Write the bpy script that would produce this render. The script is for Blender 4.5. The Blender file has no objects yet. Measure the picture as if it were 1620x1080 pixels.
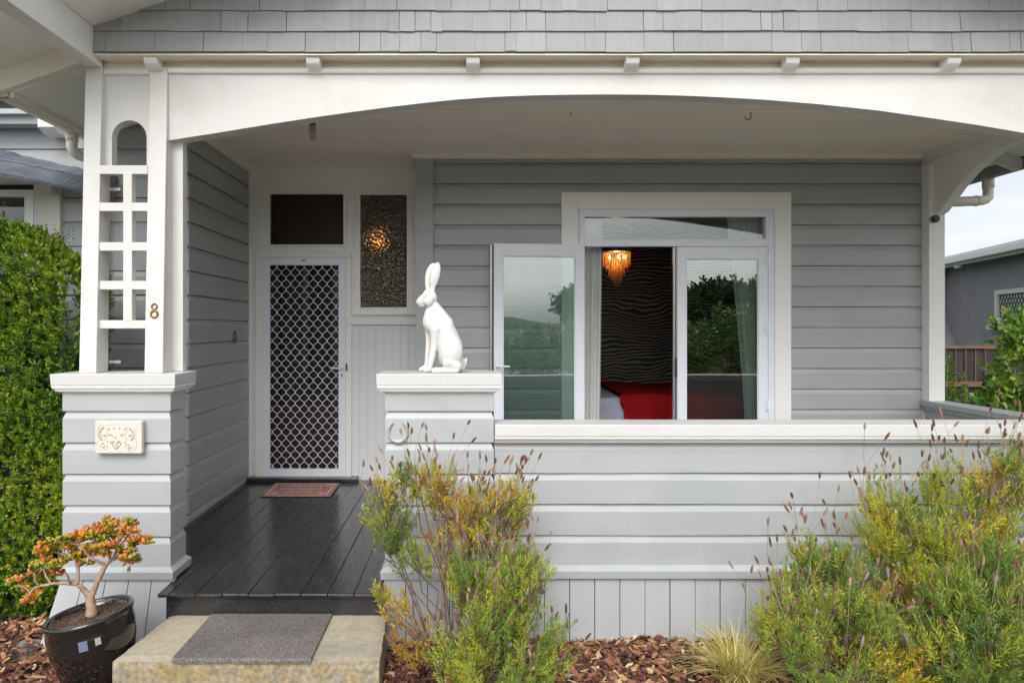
import bpy, bmesh, math, random
import numpy as np
from mathutils import Vector, Matrix, Euler
random.seed(7)
R = math.radians
sc = bpy.context.scene
COL = sc.collection

# ------------------------------------------------------------------ camera, sky, sun, exposure
F, CX, CY, H = 1080.0, 743.0, 518.0, 1.8          # measured from the photograph: focal length, vanishing point, eye height
cam = bpy.data.cameras.new('camera'); camo = bpy.data.objects.new('camera', cam); COL.objects.link(camo)
cam.lens = 24; cam.sensor_width = 36; cam.clip_end = 3000; cam.clip_start = 0.05
cam.shift_x = (810-CX)/1620; cam.shift_y = (CY-540)/1620
camo.location = (0, 0, H); camo.rotation_euler = (R(90), 0, 0)
sc.camera = camo

SUN_EL, SUN_AZ = R(45), R(191)                     # azimuth clockwise from +Y: behind the camera, a little to its left
w = bpy.data.worlds.new("World"); sc.world = w; w.use_nodes = True
nt = w.node_tree; N = nt.nodes; L = nt.links
bg = N['Background']; bg.inputs['Strength'].default_value = 0.135
sky = N.new('ShaderNodeTexSky'); sky.sky_type = 'NISHITA'; sky.sun_disc = False
sky.sun_elevation = SUN_EL; sky.sun_rotation = SUN_AZ; sky.air_density = 1.0; sky.dust_density = 3.0
hs = N.new('ShaderNodeHueSaturation'); hs.inputs['Saturation'].default_value = 0.15; hs.inputs['Value'].default_value = 1.38
L.new(sky.outputs[0], hs.inputs['Color'])
tc = N.new('ShaderNodeTexCoord'); mp = N.new('ShaderNodeMapping'); mp.inputs['Scale'].default_value = (1, 1, 3.2)
L.new(tc.outputs['Generated'], mp.inputs['Vector'])
nz = N.new('ShaderNodeTexNoise'); nz.inputs['Scale'].default_value = 2.2; nz.inputs['Detail'].default_value = 6; nz.inputs['Distortion'].default_value = 0.4
L.new(mp.outputs[0], nz.inputs['Vector'])
rp = N.new('ShaderNodeValToRGB'); rp.color_ramp.elements[0].position = 0.35; rp.color_ramp.elements[1].position = 0.7
rp.color_ramp.elements[0].color = (0.74, 0.765, 0.81, 1); rp.color_ramp.elements[1].color = (1.2, 1.19, 1.18, 1)
L.new(nz.outputs[0], rp.inputs[0])
ml = N.new('ShaderNodeMix'); ml.data_type = 'RGBA'; ml.blend_type = 'MULTIPLY'; ml.inputs[0].default_value = 1
L.new(hs.outputs[0], ml.inputs[6]); L.new(rp.outputs[0], ml.inputs[7]); L.new(ml.outputs[2], bg.inputs['Color'])

sl = bpy.data.lights.new('sun', 'SUN'); sl.energy = 1.25; sl.angle = R(34); sl.color = (1.0, 0.94, 0.87)
so = bpy.data.objects.new('sun', sl); COL.objects.link(so)
sd = Vector((math.sin(SUN_AZ)*math.cos(SUN_EL), math.cos(SUN_AZ)*math.cos(SUN_EL), math.sin(SUN_EL)))
so.rotation_euler = sd.to_track_quat('Z', 'Y').to_euler(); so.location = (-3, -6, 8)
vs = sc.view_settings; vs.view_transform = 'Standard'; vs.look = 'None'; vs.gamma = 1; vs.use_curve_mapping = False
vs.exposure = 0.42
sc.cycles.use_denoising = True
sc.cycles.max_bounces = 10; sc.cycles.transparent_max_bounces = 24; sc.cycles.glossy_bounces = 5; sc.cycles.diffuse_bounces = 8

# ------------------------------------------------------------------ materials
def mat(name, col, rough=0.5, spec=0.5, var=0.05, vscale=3.0, bump=0.1, bscale=60.0, stretch=(1, 1, 1), metal=0.0,
        col2=None, c2pos=(0.45, 0.7), c2scale=4.0, coat=0.0, transl=0.0, attr=None, ramp=None, rvar=0.0, dist=0.002):
    m = bpy.data.materials.new(name); m.use_nodes = True
    t = m.node_tree; n = t.nodes; l = t.links; p = n['Principled BSDF']
    p.inputs['Roughness'].default_value = rough; p.inputs['Specular IOR Level'].default_value = spec
    p.inputs['Metallic'].default_value = metal; p.inputs['Coat Weight'].default_value = coat; p.inputs['Coat Roughness'].default_value = 0.08
    tc = n.new('ShaderNodeTexCoord'); mp = n.new('ShaderNodeMapping'); mp.inputs['Scale'].default_value = stretch
    l.new(tc.outputs['Object'], mp.inputs['Vector'])
    if attr:
        a = n.new('ShaderNodeAttribute'); a.attribute_name = attr
        r = n.new('ShaderNodeValToRGB'); e = r.color_ramp.elements
        while len(e) < len(ramp): e.new(0.5)
        for i, (ps, c) in enumerate(ramp): e[i].position = ps; e[i].color = (*c, 1)
        l.new(a.outputs['Fac'], r.inputs[0]); src = r.outputs[0]
    else:
        c = n.new('ShaderNodeRGB'); c.outputs[0].default_value = (*col, 1); src = c.outputs[0]
    if col2 is not None:
        nz = n.new('ShaderNodeTexNoise'); nz.inputs['Scale'].default_value = c2scale; nz.inputs['Detail'].default_value = 7; nz.inputs['Roughness'].default_value = 0.62
        l.new(tc.outputs['Object'], nz.inputs['Vector'])
        r = n.new('ShaderNodeMapRange'); r.inputs[1].default_value = c2pos[0]; r.inputs[2].default_value = c2pos[1]
        l.new(nz.outputs[0], r.inputs[0])
        mx = n.new('ShaderNodeMix'); mx.data_type = 'RGBA'; l.new(r.outputs[0], mx.inputs[0]); l.new(src, mx.inputs[6]); mx.inputs[7].default_value = (*col2, 1)
        src = mx.outputs[2]
    if var:
        nz = n.new('ShaderNodeTexNoise'); nz.inputs['Scale'].default_value = vscale; nz.inputs['Detail'].default_value = 5
        l.new(mp.outputs[0], nz.inputs['Vector'])
        r = n.new('ShaderNodeMapRange'); r.inputs[1].default_value = 0.3; r.inputs[2].default_value = 0.7; r.inputs[3].default_value = 1-var; r.inputs[4].default_value = 1+var
        l.new(nz.outputs[0], r.inputs[0])
        mx = n.new('ShaderNodeMix'); mx.data_type = 'RGBA'; mx.blend_type = 'MULTIPLY'; mx.inputs[0].default_value = 1
        l.new(src, mx.inputs[6]); l.new(r.outputs[0], mx.inputs[7]); src = mx.outputs[2]
    l.new(src, p.inputs['Base Color'])
    if rvar:
        nz = n.new('ShaderNodeTexNoise'); nz.inputs['Scale'].default_value = vscale*2; nz.inputs['Detail'].default_value = 6
        l.new(mp.outputs[0], nz.inputs['Vector'])
        r = n.new('ShaderNodeMapRange'); r.inputs[1].default_value = 0.3; r.inputs[2].default_value = 0.7; r.inputs[3].default_value = rough-rvar; r.inputs[4].default_value = rough+rvar
        l.new(nz.outputs[0], r.inputs[0]); l.new(r.outputs[0], p.inputs['Roughness'])
    if bump:
        nz = n.new('ShaderNodeTexNoise'); nz.inputs['Scale'].default_value = bscale; nz.inputs['Detail'].default_value = 4
        l.new(mp.outputs[0], nz.inputs['Vector'])
        b = n.new('ShaderNodeBump'); b.inputs['Strength'].default_value = bump; b.inputs['Distance'].default_value = dist
        l.new(nz.outputs[0], b.inputs['Height']); l.new(b.outputs[0], p.inputs['Normal'])
    if transl:
        tr = n.new('ShaderNodeBsdfTranslucent'); l.new(src, tr.inputs['Color'])
        ms = n.new('ShaderNodeMixShader'); ms.inputs[0].default_value = transl
        l.new(p.outputs[0], ms.inputs[1]); l.new(tr.outputs[0], ms.inputs[2]); l.new(ms.outputs[0], n['Material Output'].inputs['Surface'])
    return m

def glass(name, refl=0.12, tint=(0.9, 0.95, 0.93)):
    m = bpy.data.materials.new(name); m.use_nodes = True
    t = m.node_tree; n = t.nodes; l = t.links; n.remove(n['Principled BSDF'])
    tr = n.new('ShaderNodeBsdfTransparent'); tr.inputs[0].default_value = (*tint, 1)
    gl = n.new('ShaderNodeBsdfGlossy'); gl.inputs['Roughness'].default_value = 0.0
    tc = n.new('ShaderNodeTexCoord'); nz = n.new('ShaderNodeTexNoise'); nz.inputs['Scale'].default_value = 2.2; l.new(tc.outputs['Object'], nz.inputs['Vector'])
    b = n.new('ShaderNodeBump'); b.inputs['Strength'].default_value = 0.015; b.inputs['Distance'].default_value = 0.01; l.new(nz.outputs[0], b.inputs['Height']); l.new(b.outputs[0], gl.inputs['Normal'])
    fr = n.new('ShaderNodeFresnel'); fr.inputs[0].default_value = 1.5
    ad = n.new('ShaderNodeMath'); ad.operation = 'ADD'; ad.use_clamp = True; ad.inputs[1].default_value = refl; l.new(fr.outputs[0], ad.inputs[0])
    mx = n.new('ShaderNodeMixShader'); l.new(ad.outputs[0], mx.inputs[0]); l.new(tr.outputs[0], mx.inputs[1]); l.new(gl.outputs[0], mx.inputs[2])
    l.new(mx.outputs[0], n['Material Output'].inputs['Surface'])
    return m

def ripple_glass(name, scale, strength, gf=.12):
    m = bpy.data.materials.new(name); m.use_nodes = True
    t = m.node_tree; n = t.nodes; l = t.links; n.remove(n['Principled BSDF'])
    tc = n.new('ShaderNodeTexCoord'); mp = n.new('ShaderNodeMapping'); mp.inputs['Scale'].default_value = scale; l.new(tc.outputs['Object'], mp.inputs[0])
    v = n.new('ShaderNodeTexVoronoi'); v.feature = 'SMOOTH_F1'; v.inputs['Scale'].default_value = 1; v.inputs['Smoothness'].default_value = 0.6; l.new(mp.outputs[0], v.inputs['Vector'])
    b = n.new('ShaderNodeBump'); b.inputs['Strength'].default_value = strength; b.inputs['Distance'].default_value = 0.01; l.new(v.outputs[0], b.inputs['Height'])
    rf = n.new('ShaderNodeBsdfRefraction'); rf.inputs['IOR'].default_value = 1.4; rf.inputs['Roughness'].default_value = 0.04; rf.inputs[0].default_value = (.8, .78, .74, 1); l.new(b.outputs[0], rf.inputs['Normal'])
    gl = n.new('ShaderNodeBsdfGlossy'); gl.inputs['Roughness'].default_value = 0.08; gl.inputs[0].default_value = (.75, .62, .52, 1); l.new(b.outputs[0], gl.inputs['Normal'])
    mx = n.new('ShaderNodeMixShader'); mx.inputs[0].default_value = gf; l.new(rf.outputs[0], mx.inputs[1]); l.new(gl.outputs[0], mx.inputs[2])
    l.new(mx.outputs[0], n['Material Output'].inputs['Surface'])
    return m

def emit(name, col, s):
    m = bpy.data.materials.new(name); m.use_nodes = True; p = m.node_tree.nodes['Principled BSDF']
    p.inputs['Base Color'].default_value = (*col, 1); p.inputs['Emission Color'].default_value = (*col, 1); p.inputs['Emission Strength'].default_value = s
    return m

M = {}
M['white'] = mat('white_paint_dimmed', (.70, .685, .655), .42, var=.03, vscale=2.5, bump=.18, bscale=55, stretch=(1, 1, 1), col2=(.60, .56, .48), c2pos=(.52, .85), c2scale=2.2)  # the house white, darkened in colour to hold down the brightly lit front
M['liftedwhite'] = mat('white_paint_brightened', (.86, .85, .82), .4, var=.02, bump=.15, bscale=50, col2=(.80, .77, .70), c2pos=(.6, .85), c2scale=2.5)  # same house white, brightened in colour to lift parts lying in shade
M['cap'] = mat('cap_white_dimmed', (.60, .597, .59), .4, var=.02, bump=.12, bscale=40, col2=(.54, .52, .47), c2pos=(.55, .85), c2scale=3)  # same house white, darkened in colour for the fully lit caps
M['cream'] = mat('cream_ceiling_paint', (.88, .80, .68), .45, var=.03, bump=.15, bscale=50)
M['board'] = mat('grey_weatherboard_paint', (.405, .42, .43), .42, var=.035, vscale=1.6, bump=.22, bscale=30, stretch=(.25, .25, 5), col2=(.375, .392, .404), c2pos=(.52, .60), c2scale=1.4)
M['sideboard'] = mat('dark_grey_weatherboard_paint', (.395, .408, .405), .40, var=.035, vscale=1.6, bump=.22, bscale=30, stretch=(.25, .25, 5), col2=(.372, .385, .384), c2pos=(.50, .60), c2scale=1.6)
M['skirt'] = mat('grey_skirting_paint', (.43, .445, .46), .5, var=.05, vscale=2, bump=.3, bscale=30, stretch=(4, 4, .3), col2=(.40, .41, .40), c2pos=(.55, .8), c2scale=3)
M['shingle'] = mat('grey_shingle_paint', (.46, .47, .47), .55, var=.06, vscale=6, bump=.5, bscale=40, stretch=(5, 5, .4), attr='tint', ramp=[(0, (.29, .295, .295)), (1, (.335, .34, .338))])
M['tng'] = mat('light_grey_panel_paint', (.76, .76, .765), .42, var=.02, bump=.1, bscale=40)
M['alu'] = mat('white_powdercoat', (.80, .83, .88), .32, var=.015, bump=.03, bscale=90)
M['deck'] = mat('black_deck_paint', (.026, .026, .029), .20, spec=.7, var=.25, vscale=7, bump=.25, bscale=14, stretch=(6, .6, 6), col2=(.04, .04, .042), c2pos=(.5, .75), c2scale=5, rvar=.12)
M['oldwhite'] = mat('yellowed_white_paint', (.86, .82, .72), .45, var=.05, vscale=3, bump=.2, bscale=50, col2=(.76, .67, .50), c2pos=(.52, .8), c2scale=3.5)
M['pipe'] = mat('cream_pipe_plastic', (.74, .70, .62), .35, var=.02, bump=0)
M['fascia'] = mat('grey_fascia_paint', (.27, .28, .29), .5)
M['lead'] = mat('blue_grey_lead', (.16, .18, .22), .42, var=.25, vscale=9, bump=.8, bscale=16, dist=.01, metal=.2)
M['roof'] = mat('pale_roof_metal', (.62, .63, .64), .45, bump=.1)
M['concrete'] = mat('mossy_concrete', (.42, .37, .275), .85, var=.14, vscale=60, bump=.8, bscale=60, col2=(.235, .22, .19), c2pos=(.44, .72), c2scale=2.4)
M['stepface'] = mat('mossy_concrete_face', (.30, .27, .21), .9, var=.35, vscale=45, bump=.9, bscale=60, col2=(.33, .23, .08), c2pos=(.38, .72), c2scale=8)
M['mat'] = mat('grey_mat_pile', (.15, .135, .13), .95, spec=.1, var=.6, vscale=160, bump=1, bscale=220, dist=.006, col2=(.22, .20, .185), c2pos=(.35, .7), c2scale=3)
M['redmat'] = mat('red_rubber_mat', (.33, .15, .135), .6, var=.2, vscale=25, bump=.5, bscale=80, col2=(.30, .15, .11), c2pos=(.45, .75), c2scale=9)
M['matprint'] = mat('worn_mat_print', (.66, .54, .50), .7, var=.2, vscale=40, bump=0)
M['black'] = mat('black_gloss', (.012, .011, .011), .05, spec=.6, var=0, bump=.04, bscale=5, coat=.6)
M['blackplastic'] = mat('black_plastic', (.02, .02, .022), .35, var=0, bump=0)
M['soil'] = mat('potting_mix', (.10, .055, .038), .95, var=.5, vscale=60, bump=1, bscale=90, dist=.01, col2=(.45, .38, .30), c2pos=(.62, .68), c2scale=75)
M['dirt'] = mat('garden_soil', (.075, .05, .035), .95, var=.4, vscale=20, bump=1, bscale=40, dist=.02, col2=(.14, .08, .05), c2pos=(.4, .7), c2scale=14)
M['grass'] = mat('lawn_green', (.045, .085, .02), .9, var=.3, vscale=2, bump=1, bscale=60, dist=.03, col2=(.07, .11, .03), c2pos=(.4, .7), c2scale=.4)
M['bouncepale'] = mat('pale_bounce_ground', (.74, .70, .63), .85, var=.12, vscale=3, bump=.3)  # pale tone chosen to bounce light up under the porch
M['paleroad'] = mat('pale_bounce_road', (.26, .25, .24), .85, var=.15, vscale=8, bump=.5, bscale=120)  # unseen road, lightened to bounce more light toward the porch
M['bark'] = mat('bark_chips', (.2, .1, .06), .85, var=.25, vscale=40, bump=.6, bscale=120, attr='tint',
                ramp=[(0, (.055, .022, .015)), (.3, (.13, .05, .032)), (.6, (.24, .10, .06)), (.8, (.36, .17, .08)), (.92, (.5, .31, .15)), (1, (.6, .48, .33))])
M['bronze'] = mat('aged_bronze', (.26, .15, .05), .42, var=.35, vscale=60, bump=.3, metal=.7)
M['ceramic'] = mat('cream_glaze', (.66, .63, .55), .18, var=.04, vscale=30, bump=.1, coat=.3)
M['orange'] = mat('orange_glaze', (.55, .27, .10), .3, var=0, bump=0)
M['steel'] = mat('painted_steel', (.50, .49, .48), .3, var=.15, vscale=60, bump=.2, metal=.5)
M['plaster'] = mat('matte_white_plaster', (.66, .65, .63), .45, col2=(.55, .53, .49), c2pos=(.5, .8), c2scale=9, var=.015, bump=.25, bscale=45)
M['stucco'] = mat('charcoal_stucco', (.25, .25, .27), .8, var=.1, vscale=6, bump=1.0, bscale=13, dist=.03)
M['fence'] = mat('dark_stained_fence', (.035, .025, .022), .7, var=.4, vscale=8, bump=.5, stretch=(6, 6, .6), col2=(.09, .045, .03), c2pos=(.5, .75), c2scale=5)
M['fencecap'] = mat('weathered_fence_rail', (.17, .09, .055), .7, var=.3, vscale=8, bump=.5, stretch=(.6, 6, 6))
M['fencegap'] = mat('silvered_batten', (.085, .07, .062), .75, var=.2)
M['wood'] = mat('dark_door_wood', (.035, .02, .014), .35, var=.3, vscale=5, stretch=(8, 8, .6))
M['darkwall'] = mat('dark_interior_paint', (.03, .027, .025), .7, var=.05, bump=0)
M['carpet'] = mat('carpet', (.16, .14, .13), .95, var=.2, vscale=60, bump=.5)
M['curtain'] = mat('sheer_white_curtain', (.90, .91, .88), .85, spec=.1, var=.03, bump=.3, bscale=200, transl=.35)
M['lace'] = mat('lace_curtain', (.07, .062, .055), .9, spec=.1, var=.3, vscale=30, transl=.3)
M['sheet'] = mat('lilac_white_cotton', (.58, .58, .70), .85, spec=.1, var=.03, bump=.3, bscale=60)
M['throw'] = mat('red_woven_throw', (.36, .010, .014), .9, spec=.1, var=.2, vscale=90, bump=.8, bscale=150)
M['headboard'] = mat('dark_fabric', (.03, .025, .025), .8)
M['amber'] = mat('amber_crystal', (.88, .55, .22), .08, spec=.9, var=.3, vscale=120, bump=0, transl=.45)
M['bulb'] = emit('lit_bulb', (1, .72, .38), 22)
M['halllamp'] = emit('lit_hall_lamp', (1, .42, .10), 1.6)
M['cfl'] = mat('yellowed_cfl_plastic', (.42, .34, .18), .4, var=.1, bump=0)
M['cfltube'] = mat('cfl_glass_tube', (.6, .57, .48), .2, var=0, bump=0)
M['rust'] = mat('rusty_iron', (.035, .022, .016), .6, var=.4, vscale=60)
M['glass'] = glass('window_glass', .06)
M['dimglass'] = glass('shaded_glass', .01, (.7, .72, .7))
M['leafglass'] = glass('door_glass', .15, (.82, .90, .87))
M['ripple'] = ripple_glass('pebbled_glass', (48, 48, 48), 1.0)
M['ripple2'] = ripple_glass('fluted_glass', (40, 60, 110), .8, .06)
M['navy'] = mat('navy_enamel', (.02, .045, .16), .3, var=0, bump=0)
M['stickerwhite'] = mat('sticker_white', (.34, .36, .40), .4, var=0, bump=0)
M['stickerblue'] = mat('sticker_pale_blue', (.15, .19, .27), .35, var=.06, bump=0)
M['twig'] = mat('woody_stem', (.19, .125, .10), .8, var=.3, vscale=30, bump=.5)
M['twiggrey'] = mat('grey_bark', (.13, .11, .09), .85, var=.3, vscale=10, bump=.8, dist=.02)
M['hedgecore'] = mat('hedge_dark_core', (.025, .028, .012), .9, var=.5, vscale=30, bump=1, bscale=30, dist=.02)  # near-black green standing in for the shade inside the hedge
M['hedgeleaf'] = mat('hedge_leaf', None, .32, attr='tint', var=0, bump=0, transl=.28,
                     ramp=[(0, (.022, .07, .012)), (.3, (.065, .16, .018)), (.6, (.22, .34, .025)), (1, (.50, .52, .04))])
M['lavleaf'] = mat('lavender_leaf', None, .5, attr='tint', var=0, bump=0, transl=.32,
                   ramp=[(0, (.075, .14, .045)), (.3, (.17, .28, .05)), (.55, (.36, .45, .06)), (.75, (.62, .55, .05)), (.9, (.70, .45, .03)), (1, (.40, .20, .08))])
M['lavstalk'] = mat('lavender_stalk', (.30, .27, .14), .7, var=.2, vscale=20, bump=0)
M['lavhead'] = mat('lavender_seed_head', None, .85, attr='tint', var=.2, vscale=200, bump=.5, ramp=[(0, (.11, .05, .03)), (.5, (.20, .10, .06)), (.85, (.38, .26, .19)), (1, (.20, .19, .24))])
M['sedge'] = mat('sedge_blade', None, .5, attr='tint', var=0, bump=0, transl=.25, ramp=[(0, (.24, .27, .05)), (.4, (.60, .52, .14)), (1, (.82, .70, .34))])
M['jadebark'] = mat('jade_bark', (.36, .24, .17), .7, var=.3, vscale=40, bump=.8, bscale=70, dist=.004)
M['jadeleaf'] = mat('jade_leaf', None, .25, attr='tint', var=.1, vscale=60, bump=0, transl=.12,
                    ramp=[(0, (.10, .16, .02)), (.3, (.30, .32, .03)), (.55, (.62, .36, .03)), (.8, (.66, .17, .03)), (1, (.66, .20, .10))])
M['camleaf'] = mat('glossy_leaf', None, .22, attr='tint', var=0, bump=0, transl=.25, ramp=[(0, (.03, .09, .015)), (.5, (.10, .23, .025)), (1, (.34, .46, .05))])
M['treeleaf'] = mat('tree_leaf', None, .5, attr='tint', var=0, bump=0, transl=.25, ramp=[(0, (.012, .035, .008)), (.5, (.04, .09, .015)), (1, (.12, .18, .03))])
M['hill'] = mat('hill_bush', (.06, .09, .07), .95, var=.3, vscale=.02, bump=0)
M['rock'] = mat('grey_rock', (.22, .21, .20), .85, var=.3, vscale=4, bump=1, bscale=9, dist=.05)

# wavy animal-stripe wallpaper
def wallpaper():
    m = bpy.data.materials.new('striped_wallpaper'); m.use_nodes = True
    t = m.node_tree; n = t.nodes; l = t.links; p = n['Principled BSDF']; p.inputs['Roughness'].default_value = .5
    tc = n.new('ShaderNodeTexCoord'); mp = n.new('ShaderNodeMapping'); mp.inputs['Scale'].default_value = (.62, 1, 1); l.new(tc.outputs['Object'], mp.inputs[0])
    nz = n.new('ShaderNodeTexNoise'); nz.inputs['Scale'].default_value = 2.4; nz.inputs['Detail'].default_value = 2.5; nz.inputs['Roughness'].default_value = .45; l.new(mp.outputs[0], nz.inputs['Vector'])
    sp = n.new('ShaderNodeSeparateXYZ'); l.new(mp.outputs[0], sp.inputs[0])
    a = n.new('ShaderNodeMath'); a.operation = 'MULTIPLY_ADD'; a.inputs[1].default_value = .34; l.new(nz.outputs[0], a.inputs[0]); l.new(sp.outputs[2], a.inputs[2])
    b = n.new('ShaderNodeMath'); b.operation = 'MULTIPLY'; b.inputs[1].default_value = 138; l.new(a.outputs[0], b.inputs[0])
    s = n.new('ShaderNodeMath'); s.operation = 'SINE'; l.new(b.outputs[0], s.inputs[0])
    n2 = n.new('ShaderNodeTexNoise'); n2.inputs['Scale'].default_value = 7; l.new(mp.outputs[0], n2.inputs['Vector'])
    ad = n.new('ShaderNodeMath'); ad.operation = 'ADD'; l.new(s.outputs[0], ad.inputs[0]); l.new(n2.outputs[0], ad.inputs[1])
    mr = n.new('ShaderNodeMapRange'); mr.inputs[1].default_value = .98; mr.inputs[2].default_value = 1.2; l.new(ad.outputs[0], mr.inputs[0])
    mx = n.new('ShaderNodeMix'); mx.data_type = 'RGBA'; l.new(mr.outputs[0], mx.inputs[0]); mx.inputs[6].default_value = (.012, .010, .010, 1); mx.inputs[7].default_value = (.34, .27, .22, 1)
    l.new(mx.outputs[2], p.inputs['Base Color'])
    return m
M['wallpaper'] = wallpaper()

# leadlight: diamond lattice on pale obscure glass
def leadlight():
    m = bpy.data.materials.new('leadlight'); m.use_nodes = True
    t = m.node_tree; n = t.nodes; l = t.links; p = n['Principled BSDF']; p.inputs['Roughness'].default_value = .25; p.inputs['Base Color'].default_value = (.42, .44, .44, 1)
    return m
M['leadglass'] = leadlight()

# ------------------------------------------------------------------ builders
def wloc(o):
    v = Vector((0, 0, 0))
    while o is not None: v += o.location; o = o.parent
    return v

def tag(o, label=None, cat=None, group=None, kind=None):
    if label: o['label'] = label
    if cat: o['category'] = cat
    if group: o['group'] = group
    if kind: o['kind'] = kind
    return o

def thing(name, label, cat, loc=(0, 0, 0), group=None):
    o = bpy.data.objects.new(name, None); COL.objects.link(o); o.location = loc; o.empty_display_size = .1
    return tag(o, label, cat, group)

class MB:
    def __init__(s): s.v = []; s.f = []; s.mi = []; s.t = []; s.tint = 0.0; s.m = 0
    def add(s, vs, fs):
        o = len(s.v); s.v += [tuple(v) for v in vs]
        for f in fs: s.f.append([i+o for i in f]); s.mi.append(s.m); s.t.append(s.tint)
    def box(s, a, b):
        x0, y0, z0 = a; x1, y1, z1 = b
        if x0 > x1: x0, x1 = x1, x0
        if y0 > y1: y0, y1 = y1, y0
        if z0 > z1: z0, z1 = z1, z0
        s.add([(x0, y0, z0), (x1, y0, z0), (x1, y1, z0), (x0, y1, z0), (x0, y0, z1), (x1, y0, z1), (x1, y1, z1), (x0, y1, z1)],
              [(3, 2, 1, 0), (4, 5, 6, 7), (0, 1, 5, 4), (1, 2, 6, 5), (2, 3, 7, 6), (3, 0, 4, 7)]); return s
    def hexa(s, p):       # 8 points ordered like box
        s.add(p, [(3, 2, 1, 0), (4, 5, 6, 7), (0, 1, 5, 4), (1, 2, 6, 5), (2, 3, 7, 6), (3, 0, 4, 7)]); return s
    def pbox(s, px0, py0, px1, py1, Y, Yb):     # rectangle measured in the photograph on the real plane Y, carried back to Yb
        a, b = P(px0, py0, Y), P(px1, py1, Y); return s.box((a.x, Y, a.z), (b.x, Yb, b.z))
    def prism(s, pts, d):      # planar loop (list of 3D) extruded by vector d
        n = len(pts); d = Vector(d); q = [Vector(p) for p in pts]
        s.add(q+[p+d for p in q], [list(range(n))[::-1], [i+n for i in range(n)]]+[(i, (i+1) % n, (i+1) % n+n, i+n) for i in range(n)]); return s
    def strip(s, A, B):        # between two polylines
        n = len(A); s.add(list(A)+list(B), [(i, i+1, i+1+n, i+n) for i in range(n-1)]); return s
    def tube(s, pts, r, k=8, cap=True, flat=None):
        pts = [Vector(p) for p in pts]; n = len(pts); rr = r if isinstance(r, (list, tuple)) else [r]*n
        vs = []; fs = []; prev = None
        for i, p in enumerate(pts):
            d = (pts[min(i+1, n-1)]-pts[max(i-1, 0)]).normalized()
            if prev is None:
                u = Vector((0, 0, 1)) if abs(d.z) < .9 else Vector((0, 1, 0)); a = d.cross(u).normalized()
            else: a = (prev - d*prev.dot(d)).normalized()
            prev = a; b = d.cross(a)
            for j in range(k):
                t = 2*math.pi*j/k; vs.append(p+(a*math.cos(t)+b*math.sin(t)*(flat or 1))*rr[i])
        for i in range(n-1):
            for j in range(k): fs.append((i*k+j, i*k+(j+1) % k, (i+1)*k+(j+1) % k, (i+1)*k+j))
        if cap: fs.append(list(range(k))[::-1]); fs.append([(n-1)*k+j for j in range(k)])
        s.add(vs, fs); return s
    def lathe(s, prof, c=(0, 0, 0), k=32, mtx=None, closed=False):
        vs = []; c = Vector(c)
        for (r, z) in prof:
            for j in range(k):
                t = 2*math.pi*j/k; v = Vector((r*math.cos(t), r*math.sin(t), z))
                vs.append((mtx @ v if mtx else v)+c)
        n = len(prof); fs = []
        for i in range(n-1 if not closed else n):
            i2 = (i+1) % n
            for j in range(k): fs.append((i*k+j, i*k+(j+1) % k, i2*k+(j+1) % k, i2*k+j))
        if not closed:
            if prof[0][0] > 1e-5: fs.append(list(range(k))[::-1])
            if prof[-1][0] > 1e-5: fs.append([(n-1)*k+j for j in range(k)])
        s.add(vs, fs); return s
    def ell(s, c, r, rot=None, u=16, v=10):
        vs = []; fs = []; c = Vector(c)
        for i in range(v+1):
            ph = math.pi*i/v
            for j in range(u):
                t = 2*math.pi*j/u; p = Vector((r[0]*math.sin(ph)*math.cos(t), r[1]*math.sin(ph)*math.sin(t), r[2]*math.cos(ph)))
                vs.append((rot @ p if rot else p)+c)
        for i in range(v):
            for j in range(u): fs.append((i*u+j, (i+1)*u+j, (i+1)*u+(j+1) % u, i*u+(j+1) % u))
        s.add(vs, fs); return s
    def build(s, name, m, parent=None, smooth=False, bevel=0, seg=2, origin=None, label=None, tint=False):
        v = np.array(s.v, dtype=np.float64)
        if parent is not None: o = wloc(parent)
        elif origin is not None: o = Vector(origin)
        else: o = Vector(((v[:, 0].min()+v[:, 0].max())/2, (v[:, 1].min()+v[:, 1].max())/2, v[:, 2].min()))
        v -= np.array(o)
        me = bpy.data.meshes.new(name); me.from_pydata(v.tolist(), [], s.f)
        ms = m if isinstance(m, (list, tuple)) else [m]
        for q in ms: me.materials.append(M[q] if isinstance(q, str) else q)
        if len(ms) > 1: me.polygons.foreach_set('material_index', s.mi)
        if smooth: me.polygons.foreach_set('use_smooth', [True]*len(me.polygons))
        if tint:
            at = me.attributes.new('tint', 'FLOAT', 'FACE'); at.data.foreach_set('value', np.array(s.t, dtype=np.float32))
        me.update()
        ob = bpy.data.objects.new(name, me); COL.objects.link(ob)
        if parent is not None: ob.parent = parent
        else: ob.location = o
        if bevel:
            b = ob.modifiers.new('bevel', 'BEVEL'); b.width = bevel; b.segments = seg; b.limit_method = 'ANGLE'; b.angle_limit = R(40)
        if label: ob['label'] = label
        return ob

def P(px, py, Y): return Vector(((px-CX)*Y/F, Y, H-(py-CY)*Y/F))
def X(px, Y): return (px-CX)*Y/F
def Z(py, Y): return H-(py-CY)*Y/F

PITCH = .178
def prof(z0, z1, zref):         # rusticated weatherboard profile: (z, offset outwards) from bottom to top
    out = []; k = math.ceil((z0-zref)/PITCH - 1e-6); zb = zref+k*PITCH
    def off(z):
        t = (z-zref) % PITCH
        return 0 if t < .137 else -.013*min((t-.137)/.034, 1)
    out.append((z0, off(z0))); prev = zb-PITCH
    while prev < z1:
        for (dz, o) in ((0, -.030), (0, 0), (.134, 0), (.140, -.002), (.166, -.012), (.1725, -.013), (.1725, -.030)):
            z = prev+dz
            if z > z0+1e-4 and z < z1-1e-4: out.append((z, o))
        prev += PITCH
    out.append((z1, off(z1))); return out

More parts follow.
